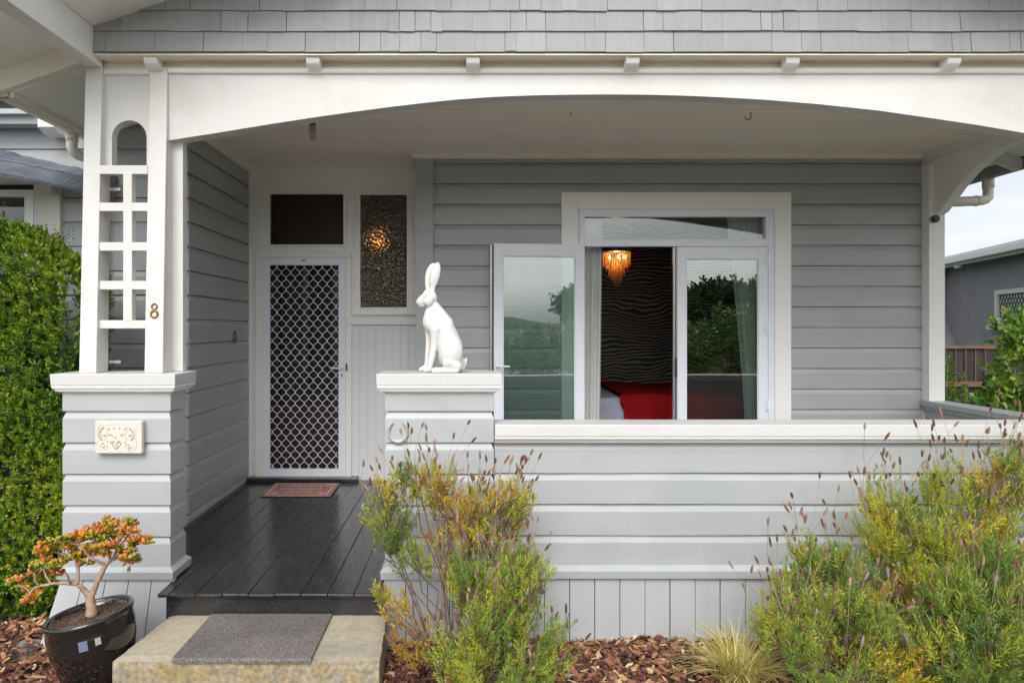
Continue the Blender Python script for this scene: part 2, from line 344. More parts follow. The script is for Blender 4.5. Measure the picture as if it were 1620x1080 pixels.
def wallboards(mb, a, b, nrm, z0, z1, zref=1.326):    # straight run of boards from a to b in plan, nrm = outward
    pr = prof(z0, z1, zref); nx, ny = nrm; ln = math.hypot(b[0]-a[0], b[1]-a[1]); n = max(2, int(ln/.16)); cols = []
    for i in range(n+1):
        t = i/n; x, y = a[0]+(b[0]-a[0])*t, a[1]+(b[1]-a[1])*t; s_ = x*3.1+y*2.3; c = []
        for z, o in pr:
            k = math.floor((z-zref)/PITCH+1e-4)
            e = 0 if i in (0, n) else .0013*math.sin(s_*1.7+k*2.1)+.0009*math.sin(s_*4.9+k*5.3); f = 0 if i in (0, n) else .0011*math.sin(s_*1.1+k*3.7)+.0006*math.sin(s_*6.1+k)
            c.append((x+nx*(o+e), y+ny*(o+e), z+(f if z0+.01 < z < z1-.01 else 0)))
        cols.append(c)
    for c, d in zip(cols[:-1], cols[1:]): mb.strip(c, d)

def pillarboards(mb, x0, x1, y0, y1, z0, z1, zref=1.326):
    pr = prof(z0, z1, zref); vs = []; fs = []
    for z, o in pr:
        vs += [(x0-o, y0-o, z), (x1+o, y0-o, z), (x1+o, y1+o, z), (x0-o, y1+o, z)]
    for i in range(len(pr)-1):
        for j in range(4): fs.append((i*4+j, i*4+(j+1) % 4, (i+1)*4+(j+1) % 4, (i+1)*4+j))
    n = len(pr)-1; fs.append([n*4+j for j in range(4)]); mb.add(vs, fs)

def capring(mb, x0, x1, y0, y1, pr):     # horizontal moulding all round: pr = [(z, outward offset)] closed top and bottom
    vs = []; fs = []
    for z, o in pr: vs += [(x0-o, y0-o, z), (x1+o, y0-o, z), (x1+o, y1+o, z), (x0-o, y1+o, z)]
    for i in range(len(pr)-1):
        for j in range(4): fs.append((i*4+j, i*4+(j+1) % 4, (i+1)*4+(j+1) % 4, (i+1)*4+j))
    n = len(pr)-1; fs.append([n*4+j for j in range(4)]); fs.append([3, 2, 1, 0]); mb.add(vs, fs)

# ------------------------------------------------------------------ ground
g = MB()
for i in range(1): g.add([(-900, -900, -.06), (900, -900, -.06), (900, 900, -.06), (-900, 900, -.06)], [(0, 1, 2, 3)])
tag(g.build('ground', 'grass'), kind='structure')
b = MB(); nx, ny = 46, 22
vs = []; fs = []
for j in range(ny+1):
    for i in range(nx+1):
        x = -4.6+i*.24; y = 1.95+j*.13
        vs.append((x, y, -.02+.02*math.sin(x*3.1+y*2)*math.cos(y*4.3-x)))
for j in range(ny):
    for i in range(nx): a = j*(nx+1)+i; fs.append((a, a+1, a+nx+2, a+nx+1))
b.add(vs, fs); tag(b.build('garden_bed', 'dirt', smooth=True), kind='structure')
g = MB(); g.add([(-300, -16.5, -.05), (300, -16.5, -.05), (300, -10, -.05), (-300, -10, -.05)], [(0, 1, 2, 3)]); tag(g.build('road', 'paleroad'), kind='structure')
g = MB(); g.add([(-11, -9.95, -.045), (13, -9.95, -.045), (13, 1.95, -.045), (-11, 1.95, -.045)], [(0, 1, 2, 3)]); tag(g.build('bounce_ground', 'bouncepale'), kind='structure')  # unseen pale sheet added to reflect light onto porch ceiling and walls
hv = []; hf = []
for i in range(81):
    x = -700+i*17.5; hgt = 13+5*math.sin(i*.21)+3*math.sin(i*.53+1)+1.5*math.sin(i*1.3)
    hv += [(x, -520, -1), (x, -560, hgt*.6), (x, -620, hgt), (x, -700, -1)]
for i in range(80):
    for j in range(3): a = i*4+j; hf.append((a, a+4, a+5, a+1))
g.add(hv, hf); tag(g.build('hills', 'hill', smooth=True), kind='structure')

# ------------------------------------------------------------------ the house
house = thing('weatherboard_house', 'grey weatherboard bungalow with a deep white trimmed front porch', 'house', (.9, 6.5, 0))

# --- left porch pillar
PX0, PX1, PY0, PY1 = -2.314, -1.700, 3.88, 4.09
def pillar(x0, x1, lab):
    m = MB(); pillarboards(m, x0, x1, PY0, PY1, .44, 1.462)
    p = m.build('pillar', 'board', house, label=lab)
    m = MB(); capring(m, x0, x1, PY0, PY1, [(1.474, .043), (1.539, .046)]); m.build('cap', 'cap', p, bevel=.004)
    m = MB(); capring(m, x0, x1, PY0, PY1, [(1.430, .006), (1.436, .016), (1.441, .026), (1.450, .029), (1.456, .037), (1.466, .041), (1.473, .040)])
    m.build('moulding', 'liftedwhite', p)
    m = MB(); capring(m, x0, x1, PY0, PY1, [(.374, .022), (.420, .026), (.441, .002)]); m.build('base_trim', 'board', p, bevel=.003)
    return p
pl = pillar(PX0, PX1, 'left porch pillar in grey boards carrying the lattice post')
# flared skirt of vertical boards under the left pillar
m = MB()
n = 5
for i in range(n):
    xt0 = PX0-.005+(i)*(PX1-PX0+.03)/n; xt1 = PX0-.005+(i+1)*(PX1-PX0+.03)/n-.004
    xb0 = PX0-.105+(i)*(PX1-PX0+.13)/n; xb1 = PX0-.105+(i+1)*(PX1-PX0+.13)/n-.004
    m.hexa([(xb0, 3.80, -.05), (xb1, 3.80, -.05), (xb1, 3.84, -.05), (xb0, 3.84, -.05), (xt0, 3.876, .373), (xt1, 3.876, .373), (xt1, 3.91, .373), (xt0, 3.91, .373)])
m.hexa([(PX0-.10, 3.845, -.05), (PX0-.07, 3.845, -.05), (PX0-.07, 4.12, -.05), (PX0-.10, 4.12, -.05), (PX0, 3.915, .373), (PX0+.03, 3.915, .373), (PX0+.03, 4.09, .373), (PX0, 4.09, .373)])
m.build('skirt_boards', 'skirt', pl, bevel=.002)
# --- right porch pillar
pr_ = pillar(-.481, .137, 'short porch pillar in grey boards carrying the hare')
m = MB()
for i in range(5):
    x0 = -.485+i*.1245; m.box((x0, 3.872, -.05), (x0+.121, 3.91, .373))
m.build('skirt_boards', 'skirt', pr_, bevel=.002)

# --- balustrade
m = MB(); wallboards(m, (.142, 3.905), (4.06, 3.905), (0, -1), .44, 1.165)
bal = m.build('balustrade', 'board', house)
m = MB(); m.box((.142, 3.84, 1.187), (4.11, 4.06, 1.254)); m.build('rail_cap', 'cap', bal, bevel=.004)
m = MB()
pp = [(1.143, 3.900), (1.147, 3.876), (1.160, 3.870), (1.164, 3.858), (1.172, 3.849), (1.180, 3.846), (1.1855, 3.849), (1.1855, 3.95), (1.143, 3.95)]
m.prism([(.142, y, z) for z, y in pp], (3.93, 0, 0)); m.build('moulding', 'liftedwhite', bal)
m = MB(); m.prism([(.142, 3.875, .374), (.142, 3.872, .420), (.142, 3.900, .443), (.142, 3.98, .443), (.142, 3.98, .374)], (3.93, 0, 0)); m.build('base_trim', 'board', bal, bevel=.003)
m = MB(); k = 0; x = .142
while x < 4.05:
    wd = .1435; m.box((x, 3.897+random.uniform(-.002, .002), -.06), (x+wd-random.uniform(.0025, .006), 3.93, .3735)); x += wd
m.build('skirt_boards', 'skirt', bal, bevel=.002)
m = MB(); m.box((.142, 4.02, .385), (4.0, 4.04, 1.186)); m.build('inner_lining', 'board', bal)
# side rail (right end of the porch)
m = MB(); wallboards(m, (3.94, 5.90), (3.94, 4.05), (-1, 0), .385, 1.10, 1.326)
sr = m.build('side_balustrade', 'sideboard', house)
m = MB(); m.box((3.90, 4.07, 1.128), (4.10, 5.90, 1.172)); m.box((3.918, 4.07, 1.095), (4.08, 5.90, 1.1275)); m.build('rail_cap', 'board', sr, bevel=.003)
m = MB(); m.box((4.03, 4.07, -.05), (4.06, 5.9, 1.09)); m.build('outer_lining', 'board', sr)
# right front pillar (outside the frame, holds the beam)
for xa_ in (3.42, 3.93):
    m = MB(); m.hexa([(xa_, 3.93, 1.2545), (xa_+.1, 3.93, 1.2545), (xa_+.1, 4.06, 1.2545), (xa_, 4.06, 1.2545), (xa_, 3.995, 3.325), (xa_+.1, 3.995, 3.325), (xa_+.1, 4.10, 3.325), (xa_, 4.10, 3.325)]); m.build('post', 'white', house, bevel=.004)
m = MB()
for z_ in (1.9, 2.15, 2.4, 2.65, 2.9): m.box((3.521, 3.975, z_), (3.929, 4.01, z_+.05))
m.box((3.70, 3.98, 1.9), (3.75, 4.015, 2.95)); m.build('lattice', 'white', house, bevel=.003)

# --- lattice post: two leaning posts, back board, lattice
ZB, ZT = 1.540, 3.325
def leanpost(m, x0, x1, yb0, yt0, d):
    m.hexa([(x0, yb0, ZB), (x1, yb0, ZB), (x1, yb0+d, ZB), (x0, yb0+d, ZB), (x0, yt0, ZT), (x1, yt0, ZT), (x1, yt0+d-.03, ZT), (x0, yt0+d-.03, ZT)])
m = MB(); leanpost(m, -2.249, -2.151, 3.93, 3.995, .134); lp = m.build('post', 'white', house, bevel=.004)
m = MB(); leanpost(m, -1.873, -1.768, 3.93, 3.995, .134); m.build('post', 'white', house, bevel=.004)
m = MB(); m.box((-1.80, 4.066, ZB), (-1.708, 4.125, 3.30)); m.build('post_backing', 'white', house, bevel=.003)
lat = MB()
YL = 3.975
for (ya, yb) in ((262, 276), (321, 334.5), (383.5, 397), (444.5, 458), (506.5, 519.5)):
    a = P(162, ya, YL); c = P(236, yb, YL); lat.box((-2.152, YL-.008, a.z), (-1.872, YL+.035, c.z))
a = Z(274, YL); c = Z(508, YL)
lat.box((X(196, YL), YL-.0105, a), (X(210, YL), YL+.040, c))
lat.build('lattice', 'white', house, bevel=.003)
# panel above the lattice with a round-headed hole
pts = []
xl, xr = -2.152, -1.872; zt = ZT; cxh = (X(177, 4.03)+X(232, 4.03))/2; rh = (X(232, 4.03)-X(177, 4.03))/2
zsp = Z(218, 4.03); zbt = Z(262, 4.03)
loop = [(xl, zbt), (xl, zt), (xr, zt), (xr, zbt), (cxh+rh, zbt), (cxh+rh, zsp)]
for i in range(1, 16): t = math.pi*i/16; loop.append((cxh+rh*math.cos(t), zsp+rh*1.0*math.sin(t)))
loop += [(cxh-rh, zsp), (cxh-rh, zbt)]
# built as strips so the concave outline stays clean
m = MB()
def arch_panel(m, y0, y1):
    inner = [(cxh+rh, zbt), (cxh+rh, zsp)]+[(cxh+rh*math.cos(math.pi*i/20), zsp+rh*math.sin(math.pi*i/20)) for i in range(1, 20)]+[(cxh-rh, zsp), (cxh-rh, zbt)]
    outer = [(xr, zbt), (xr, zsp)]+[(xr if i < 5 else (xl if i > 15 else cxh+(xr-cxh)*(10-i)/5), zsp+(zt-zsp)*min(1, min(i, 20-i)/5)) for i in range(1, 20)]+[(xl, zsp), (xl, zbt)]
    for y in (y0, y1): m.strip([(a[0], y, a[1]) for a in inner], [(a[0], y, a[1]) for a in outer])
    m.strip([(a[0], y0, a[1]) for a in inner], [(a[0], y1, a[1]) for a in inner])
arch_panel(m, 4.03, 4.09); m.build('arch_panel', 'white', house)
# little metal stays
for py in (300, 572):
    m = MB(); a = P(178, py, 4.08); m.box((a.x-.03, 4.07, a.z-.008), (a.x+.05, 4.074, a.z+.008)); m.tube([(a.x+.045, 4.066, a.z), (a.x+.045, 4.078, a.z)], .010, 10)
    m.build('metal_stay', 'steel', house)

# --- arched front beam
YB = 4.01
arch = [(262, 222), (268, 222), (300, 217), (330, 212.5), (400, 201), (450, 193), (506, 184.5), (560, 177), (620, 169), (680, 162), (725, 157.5), (780, 153.5), (840, 151.2), (900, 150), (960, 149.6),
        (1020, 150), (1080, 151.5), (1140, 154), (1211, 158), (1300, 165.5), (1389, 175), (1473, 187), (1550, 198.5), (1620, 210.5), (1655, 216.5)]
bot = [(X(a, YB), Z(b_, YB)) for a, b_ in arch] + [(4.06, Z(222, YB))]
ZBT = 3.322
m = MB(); y0, y1 = YB, YB+.10
m.strip([(x, y0, z) for x, z in bot], [(x, y0, ZBT) for x, z in bot])
m.strip([(x, y0, z) for x, z in bot], [(x, y1, z) for x, z in bot])
m.strip([(x, y1, z) for x, z in bot], [(x, y1, ZBT) for x, z in bot])
beam = m.build('arched_beam', 'white', house)
m = MB(); m.box((-2.256, YB-.005+.02, ZBT+.001), (4.1, YB+.09, 3.425)); m.build('fascia_board', 'oldwhite', beam)
m = MB(); zb = Z(120, YB-.03)
pp = [(3.285, YB-.001), (3.288, YB-.014), (3.296, YB-.020), (3.306, YB-.021), (3.314, YB-.016), (3.322, YB-.012), (3.3215, YB+.013)]
m.prism([(-1.762, y, z) for z, y in pp], (5.9, 0, 0))
m.prism([(-2.150, y+.02, z) for z, y in pp], (.275, 0, 0)); m.build('bead', 'liftedwhite', beam)
# rounded brackets (rafter ends)
for px in (237.5, 494.5, 748.5, 1001.5, 1255.5, 1511):
    m = MB(); xc = X(px, 3.925); wz = .039; zt_ = 3.392; pts = [(3.925, zt_), (3.925, 3.352), (3.927, 3.336), (3.934, 3.322), (3.946, 3.312), (3.962, 3.303), (3.985, 3.295), (4.0085, 3.288), (4.0085, zt_)]
    m.prism([(xc-wz, y, z) for y, z in pts], (2*wz, 0, 0)); m.build('bracket', 'liftedwhite', beam, bevel=.003)

# --- shingled gable
m = MB(); rnd = random.Random(3)
SL = .356
def soff(x): return 3.519+SL*(x+2.152) if x < .9 else 3.519+SL*(.9+2.152)-SL*(x-.9)
zr = 3.374; row = 0
while row < 12:
    x = -2.152-rnd.random()*.15; zb = zr+row*.1175
    while x < 4.3:
        wd = rnd.choice([.065, .09, .11, .12, .14, .17, .22, .28]); x1 = x+wd
        a, c = max(x, -2.150), min(x1-rnd.choice([.0008, .001, .0025, .004]), 4.2)
        zt_ = min(zb+.19, soff(a)+.05, 3.374+1.3)
        if c > a+.005 and zt_ > zb+.02:
            dz = rnd.uniform(-.003, .003); th = rnd.uniform(-.0015, .0015); m.tint = rnd.random()
            m.hexa([(a, 3.895+th, zb+dz), (c, 3.895+th, zb+dz+rnd.uniform(-.0015, .0015)), (c, 3.915, zb+dz), (a, 3.915, zb+dz), (a, 3.913, zt_), (c, 3.913, zt_), (c, 3.918, zt_), (a, 3.918, zt_)])
        x = x1
    row += 1
m.build('shingle_cladding', 'shingle', house, tint=True)
m = MB(); m.prism([(-2.150, 3.921, 3.365), (4.2, 3.921, 3.365), (4.2, 3.921, soff(4.2)-.01), (.9, 3.921, soff(.9)-.01), (-2.150, 3.921, soff(-2.15)-.01)], (0, .05, 0)); m.build('gable_wall', 'white', house)
m = MB(); m.box((-2.14, 3.905, 3.357), (4.2, 3.974, 3.364)); m.box((-2.14, 3.972, 3.36), (4.2, 4.03, 3.40)); m.build('drip_soffit', 'cream', house)

# --- lookout beam at the top left and the gable overhang
m = MB(); m.hexa([(-2.256, 3.05, 3.321), (-2.152, 3.05, 3.321), (-2.152, 4.008, 3.321), (-2.256, 4.008, 3.321), (-2.256, 3.05, soff(-2.256)), (-2.152, 3.05, soff(-2.152)), (-2.152, 4.008, soff(-2.152)), (-2.256, 4.008, soff(-2.256))])
m.build('lookout_beam', 'liftedwhite', house, bevel=.004)
m = MB()
for (xa, xb) in ((-3.0, -2.6), (-2.596, -2.2565), (-2.1515, -1.72), (-1.716, -1.2), (-1.196, -.6), (-.596, .0), (.004, .9)):
    m.hexa([(xa, 3.42, soff(xa)), (xb, 3.42, soff(xb)), (xb, 3.99, soff(xb)), (xa, 3.99, soff(xa)), (xa, 3.42, soff(xa)+.03), (xb, 3.42, soff(xb)+.03), (xb, 3.99, soff(xb)+.03), (xa, 3.99, soff(xa)+.03)])
m.hexa([(.9, 3.42, soff(.9)), (4.8, 3.42, soff(4.8)), (4.8, 3.99, soff(4.8)), (.9, 3.99, soff(.9)), (.9, 3.42, soff(.9)+.03), (4.8, 3.42, soff(4.8)+.03), (4.8, 3.99, soff(4.8)+.03), (.9, 3.99, soff(.9)+.03)])
m.build('gable_soffit', 'liftedwhite', house)
m = MB()
for xa, xb in ((-3.0, -2.257),):
    m.hexa([(xa, 3.992, soff(xa)-.125), (xb, 3.992, soff(xb)-.125), (xb, 4.04, soff(xb)-.125), (xa, 4.04, soff(xa)-.125), (xa, 3.992, soff(xa)+.03), (xb, 3.992, soff(xb)+.03), (xb, 4.04, soff(xb)+.03), (xa, 4.04, soff(xa)+.03)])
m.build('raking_board', 'oldwhite', house, bevel=.003)
# --- main roof sheets
m = MB()
for s_ in (-1, 1):
    xe = -2.80 if s_ < 0 else 4.60; zc = soff(.9)+.06
    m.hexa([(xe, 3.36, soff(xe)+.045), (.9, 3.36, zc), (.9, 11, zc), (xe, 11, soff(xe)+.045), (xe, 3.36, soff(xe)+.08), (.9, 3.36, zc+.05), (.9, 11, zc+.05), (xe, 11, soff(xe)+.08)])
m.build('roof', 'roof', house)
# rear-left eave soffit, boards running away
m = MB()
def es(x): return 3.19+.365*(x+2.70)
xs = [-2.70, -2.53, -2.37, -2.21, -2.05]
for a, c in zip(xs[:-1], xs[1:]):
    c2 = c-.004
    m.hexa([(a, 4.042, es(a)), (c2, 4.042, es(c2)), (c2, 4.995, es(c2)), (a, 4.995, es(a)), (a, 4.042, es(a)+.02), (c2, 4.042, es(c2)+.02), (c2, 4.995, es(c2)+.02), (a, 4.995, es(a)+.02)])
m.build('eave_soffit', 'liftedwhite', house)
m = MB(); m.box((-2.725, 4.045, 3.165), (-2.702, 4.9, 3.30)); 
m.build('eave_fascia', 'cream', house)
m = MB()
gp = [(-2.83, 3.27), (-2.835, 3.19), (-2.82, 3.165), (-2.79, 3.152), (-2.745, 3.152), (-2.727, 3.165), (-2.727, 3.27), (-2.735, 3.27), (-2.737, 3.17), (-2.79, 3.162), (-2.822, 3.19), (-2.82, 3.27)]
m.strip([(x, 4.045, z) for x, z in gp], [(x, 4.93, z) for x, z in gp]); m.prism([(x, 4.93, z) for x, z in gp[:7]], (0, .004, 0))
gut = m.build('gutter', 'cream', house)
m = MB(); pd = [(-2.785, 4.78, 3.15), (-2.785, 4.78, 3.06), (-2.782, 4.79, 3.035), (-2.768, 4.82, 3.018), (-2.74, 4.86, 3.012), (-2.69, 4.91, 3.008), (-2.68, 4.93, 2.97), (-2.68, 4.935, 2.9), (-2.68, 4.935, 0)]
m.tube(pd, .036, 14); m.tube([(-2.785, 4.78, 3.10), (-2.785, 4.78, 3.155)], .041, 14); m.build('downpipe', 'pipe', house, smooth=True)

# --- left wing facade at Y = 5.0
YV = 5.0
m = MB()
wallboards(m, (X(95, YV), YV), (-2.052, YV), (0, -1), 0, 3.50, 1.326+.003)
wallboards(m, (-6.5, YV), (X(95, YV), YV), (0, -1), 2.86, 3.60, 1.326+.003)
wallboards(m, (-6.5, YV), (-3.9, YV), (0, -1), 0, 2.86, 1.326+.003)
m.build('wing_wall', 'board', house)
m = MB(); m.pbox(57.5, 287, 95, 990, YV-.03, YV+.02); m.pbox(-110, 287, -70, 990, YV-.03, YV+.02); m.pbox(-110, 278, 95, 289.9, YV-.036, YV+.02)
wc = m.build('window_facing', 'white', house, bevel=.003)
m = MB(); m.pbox(38, 300, 53, 560, YV-.02, YV+.06); m.pbox(-68, 300, -50, 560, YV-.02, YV+.06); m.pbox(-50, 300, 38, 311, YV-.02, YV+.06); m.pbox(-50, 540, 38, 560, YV-.02, YV+.06); m.pbox(53, 290, 57.4, 560, YV-.01, YV+.06)
wf = m.build('window', 'alu', house, bevel=.003)
m = MB(); m.pbox(-49.5, 311, 37.5, 540, YV+.02, YV+.026); m.build('pane', 'dimglass', wf)
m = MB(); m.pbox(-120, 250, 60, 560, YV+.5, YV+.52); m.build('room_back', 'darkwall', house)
m = MB(); m.pbox(65, 286.5, 80, 303.5, YV-.12, YV-.037); m.build('facing_block', 'white', house, bevel=.003)
# lead hood over the bay
m = MB(); top = [(-4.3, 5.0-.002, 3.20), (-3.44, 4.998, 3.10), (-3.0, 4.998, 3.0), (-2.70, 4.998, 2.925), (-2.58, 4.998, 2.90)]
low = [(-4.3, 4.15, 2.86), (-3.35, 4.25, 2.84), (-2.98, 4.50, 2.80), (-2.74, 4.72, 2.765), (-2.56, 4.90, 2.75)]
def dense(pl, n):
    out = []
    for i in range(len(pl)-1):
        for j in range(n): out.append(Vector(pl[i]).lerp(Vector(pl[i+1]), j/n))
    return out+[Vector(pl[-1])]
T, B_ = dense(top, 8), dense(low, 8)
rr_ = random.Random(5)
T2 = [v+Vector((0, -.004, rr_.uniform(-.008, .008))) for v in T]
mid = [a.lerp(c, .5)+Vector((0, 0, .012+rr_.uniform(-.003, .003))) for a, c in zip(T2, B_)]
m.strip(T2, mid); m.strip(mid, B_); dn = Vector((0, 0.004, -.02)); m.strip(B_, [v+dn for v in B_]); 
hd = m.build('metal_hood', 'lead', house, smooth=False)
m = MB(); m.strip([v+dn for v in B_], [Vector((v.x, 4.996, 2.86)) for v in T]); m.build('hood_soffit', 'cream', hd)
m = MB(); m.tube([v+Vector((0, 0, .006)) for v in mid], .004, 6); m.build('seam', 'lead', hd)
# wing eave: grey fascia, roof, white block
m = MB(); m.pbox(-150, 180, 62, 196, 4.84, 4.96); m.build('wing_fascia', 'fascia', house)
m = MB(); m.pbox(-150, 172, 50, 179.8, 4.80, 4.99); m.build('wing_gutter', 'board', house)
m = MB()
k = 60
A = [(-6.0+i*.05, 4.80, 3.40+(.008 if i % 2 else 0)) for i in range(k)]; Bq = [(x, 7.5, z+1.0) for x, y, z in A]; m.strip(A, Bq); m.build('wing_roof', 'roof', house)
m = MB(); a = P(62, 187, 4.82); c = P(90, 209, 4.82)
m.prism([(a.x, 4.80, a.z+.02), (a.x, 4.80, c.z+.03), (a.x, 4.86, c.z), (a.x, 4.968, c.z), (a.x, 4.968, a.z+.02)], (c.x-a.x-.01, 0, 0)); m.build('purlin_end', 'white', house, bevel=.003)

# --- porch side wall
m = MB(); wallboards(m, (-2.05, 4.985), (-2.05, 6.36), (1, 0), .36, 3.34, 1.326+.003); m.build('side_wall', 'sideboard', house)
m = MB(); m.prism([(-2.051, 5.0, 3.238), (-2.025, 5.0, 3.240), (-2.000, 5.0, 3.265), (-1.985, 5.0, 3.297), (-2.051, 5.0, 3.297)], (0, 1.34, 0)); m.build('crown_moulding', 'cream', house)

# --- ceiling: beaded boards across the porch
m = MB(); pts = []; y = 4.10; i = 0
while y < 6.34:
    pts += [(y, 3.300), (y+.076, 3.300), (y+.081, 3.312), (y+.085, 3.301), (y+.089, 3.301), (y+.094, 3.312)]; y += .1; i += 1
pts.append((y, 3.300))
m.strip([(-2.06, a, z) for a, z in pts], [(3.97, a, z) for a, z in pts]); m.build('ceiling', 'cream', house)
m = MB(); m.box((-2.3, 4.112, 3.314), (3.99, 6.5, 3.34)); m.build('ceiling_backing', 'cream', house)

# --- window wall at Y = 5.93
YW = 5.93; xw0 = X(685, YW); xw1 = 3.935
ax0, ax1 = X(888.4, YW), X(1252, YW); azt = Z(304, YW)
m = MB()
wallboards(m, (xw0, YW), (ax0+.01, YW), (0, -1), .36, 3.31, 1.626)
wallboards(m, (ax1-.01, YW), (xw1, YW), (0, -1), .36, 3.31, 1.626)
wallboards(m, (ax0+.01, YW), (ax1-.01, YW), (0, -1), azt-.01, 3.31, 1.626)
ww = m.build('window_wall', 'sideboard', house)
m = MB(); m.box((X(658, 5.90), 5.895, .37), (xw0+.004, 6.36, 3.299)); m.build('corner_board', 'sideboard', ww, bevel=.003)
m = MB(); m.prism([(-.49, 5.868, 3.299), (-.49, 5.868, 3.282), (-.49, 5.885, 3.262), (-.49, 5.892, 3.258), (-.49, 5.935, 3.258), (-.49, 5.935, 3.299)], (4.40, 0, 0)); m.build('crown_moulding', 'cream', ww)
m = MB(); m.prism([(-.468-.03, 5.90, 3.299), (-.468-.03, 5.90, 3.262), (-.468, 5.90, 3.258), (-.468, 5.90, 3.299)], (0, .44, 0)); m.build('crown_moulding', 'cream', ww)

# --- french window
fwp = MB(); Ya = 5.905
fwp.pbox(888.4, 304, 915, 760, Ya, 5.96); fwp.pbox(1226.2, 304, 1252, 760, Ya, 5.96); fwp.pbox(915.1, 304, 1226.1, 330.8, Ya+.001, 5.96)
fw = fwp.build('french_window', 'liftedwhite', house, bevel=.003)
m = MB(); Yf = 5.925
m.pbox(915.1, 331, 925.3, 760, Yf, 6.0); m.pbox(1215.8, 331, 1226.1, 760, Yf, 6.0); m.pbox(925.4, 331, 1215.7, 343, Yf+.002, 6.0); m.pbox(925.4, 378, 1215.7, 389.8, Yf+.002, 6.0); m.pbox(1212, 343, 1215.7, 378, Yf+.004, 6.0)
m.pbox(917, 331.5, 919.5, 760, Yf-.006, Yf); m.pbox(1221, 331.5, 1223.5, 760, Yf-.006, Yf)
m.build('frame', 'alu', fw, bevel=.002)
m = MB(); m.pbox(925.4, 343, 1212, 378, 5.965, 5.969); m.v = [(x, y+(z-2.65)*.0105, z) for x, y, z in m.v]; m.build('pane', 'glass', fw)
def leaf(mb, gl, x0, x1, z0, z1, y, st=.078, tr=.105, mt=None):
    def bx(a, b_, lst):
        lst.append((a, b_))
    parts = [((x0, y, z0), (x0+st, y+.04, z1)), ((x1-st, y, z0), (x1, y+.04, z1)), ((x0+st, y+.001, z1-tr), (x1-st, y+.039, z1)), ((x0+st, y+.001, z0), (x1-st, y+.039, z0+.18))]
    for a, b_ in parts: mb.box(a, b_)
    bd = .008
    mb.box((x0+st, y+.010, z0+.18), (x0+st+bd, y+.03, z1-tr)); mb.box((x1-st-bd, y+.010, z0+.18), (x1-st, y+.03, z1-tr)); mb.box((x0+st+bd, y+.010, z1-tr-bd), (x1-st-bd, y+.03, z1-tr))
    gl.box((x0+st+bd, y+.017, z0+.18), (x1-st-bd, y+.021, z1-tr-bd))
x0, x1 = X(1072, 5.93), X(1215, 5.93)
m = MB(); gm = MB(); leaf(m, gm, x0, x1, .43, Z(390.3, 5.93), 5.932)
rl = m.build('door_leaf', 'alu', fw, bevel=.002); gm.build('pane', 'leafglass', rl)
m = MB(); m.pbox(1065.5, 391, 1071.6, 760, 5.945, 5.985); m.build('edge_seal', 'steel', rl)
m = MB(); m.pbox(1068.3, 391, 1070, 760, 5.942, 5.944); m.pbox(1067.8, 566, 1070.8, 597, 5.935, 5.943); m.build('lock_strip', 'blackplastic', rl)
m = MB(); gm = MB(); hx = X(924.5, 5.885); wd = .786
leaf(m, gm, hx-wd, hx, .43, Z(386.5, 5.885), 5.885)
th = R(6.0); rotm = Matrix.Rotation(th, 4, 'Z')
def rotv(mb):
    c = Vector((hx, 5.885, 0)); mb.v = [tuple(rotm @ (Vector(v)-c)+c) for v in mb.v]
rotv(m); rotv(gm)
ol = m.build('door_leaf', 'alu', fw, bevel=.002); gm.build('pane', 'leafglass', ol)
m = MB(); m.box((hx-wd-.026, 5.93, .43), (hx-wd-.012, 5.95, Z(388, 5.9))); m.box((hx-wd-.012, 5.93, .43), (hx-wd-.001, 5.948, Z(388, 5.9))); rotv(m); m.build('edge_seal', 'steel', ol)
m = MB(); m.box((hx-wd-.011, 5.924, .43), (hx-wd-.002, 5.929, Z(388, 5.9))); rotv(m); m.build('gasket', 'blackplastic', ol)
m = MB(); a = P(786.5, 572, 5.78); m.box((a.x-.011, 5.785, a.z-.05), (a.x+.011, 5.80, a.z+.06)); m.tube([(a.x, 5.79, a.z-.035), (a.x, 5.745, a.z-.036), (a.x+.012, 5.742, a.z-.036), (a.x+.105, 5.745, a.z-.04)], [.009, .009, .009, .007], 10); m.build('handle', 'alu', ol, smooth=False, bevel=.002)
for py in (410, 520, 640):
    m = MB(); a = P(1215.4, py, 5.91); m.tube([(a.x, 5.918, a.z-.05), (a.x, 5.918, a.z+.05)], .009, 10); m.box((a.x-.02, 5.922, a.z-.045), (a.x+.02, 5.9245, a.z+.045)); m.build('hinge', 'alu', fw)

# --- bedroom
m = MB(); m.box((.25, 8.7, .38), (3.92, 8.72, 3.1)); m.build('wallpapered_wall', 'wallpaper', house)
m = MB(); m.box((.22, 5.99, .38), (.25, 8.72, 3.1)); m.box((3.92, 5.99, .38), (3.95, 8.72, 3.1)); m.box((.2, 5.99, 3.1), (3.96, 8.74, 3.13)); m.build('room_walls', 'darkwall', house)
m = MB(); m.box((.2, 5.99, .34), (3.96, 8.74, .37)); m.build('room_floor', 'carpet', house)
m = MB(); m.box((.2, 5.965, .36), (ax0+.02, 5.99, 3.1)); m.box((ax1-.02, 5.965, .36), (3.93, 5.99, 3.1)); m.box((ax0+.02, 5.965, azt-.02), (ax1-.02, 5.99, 3.13)); m.build('inner_lining', 'darkwall', house)

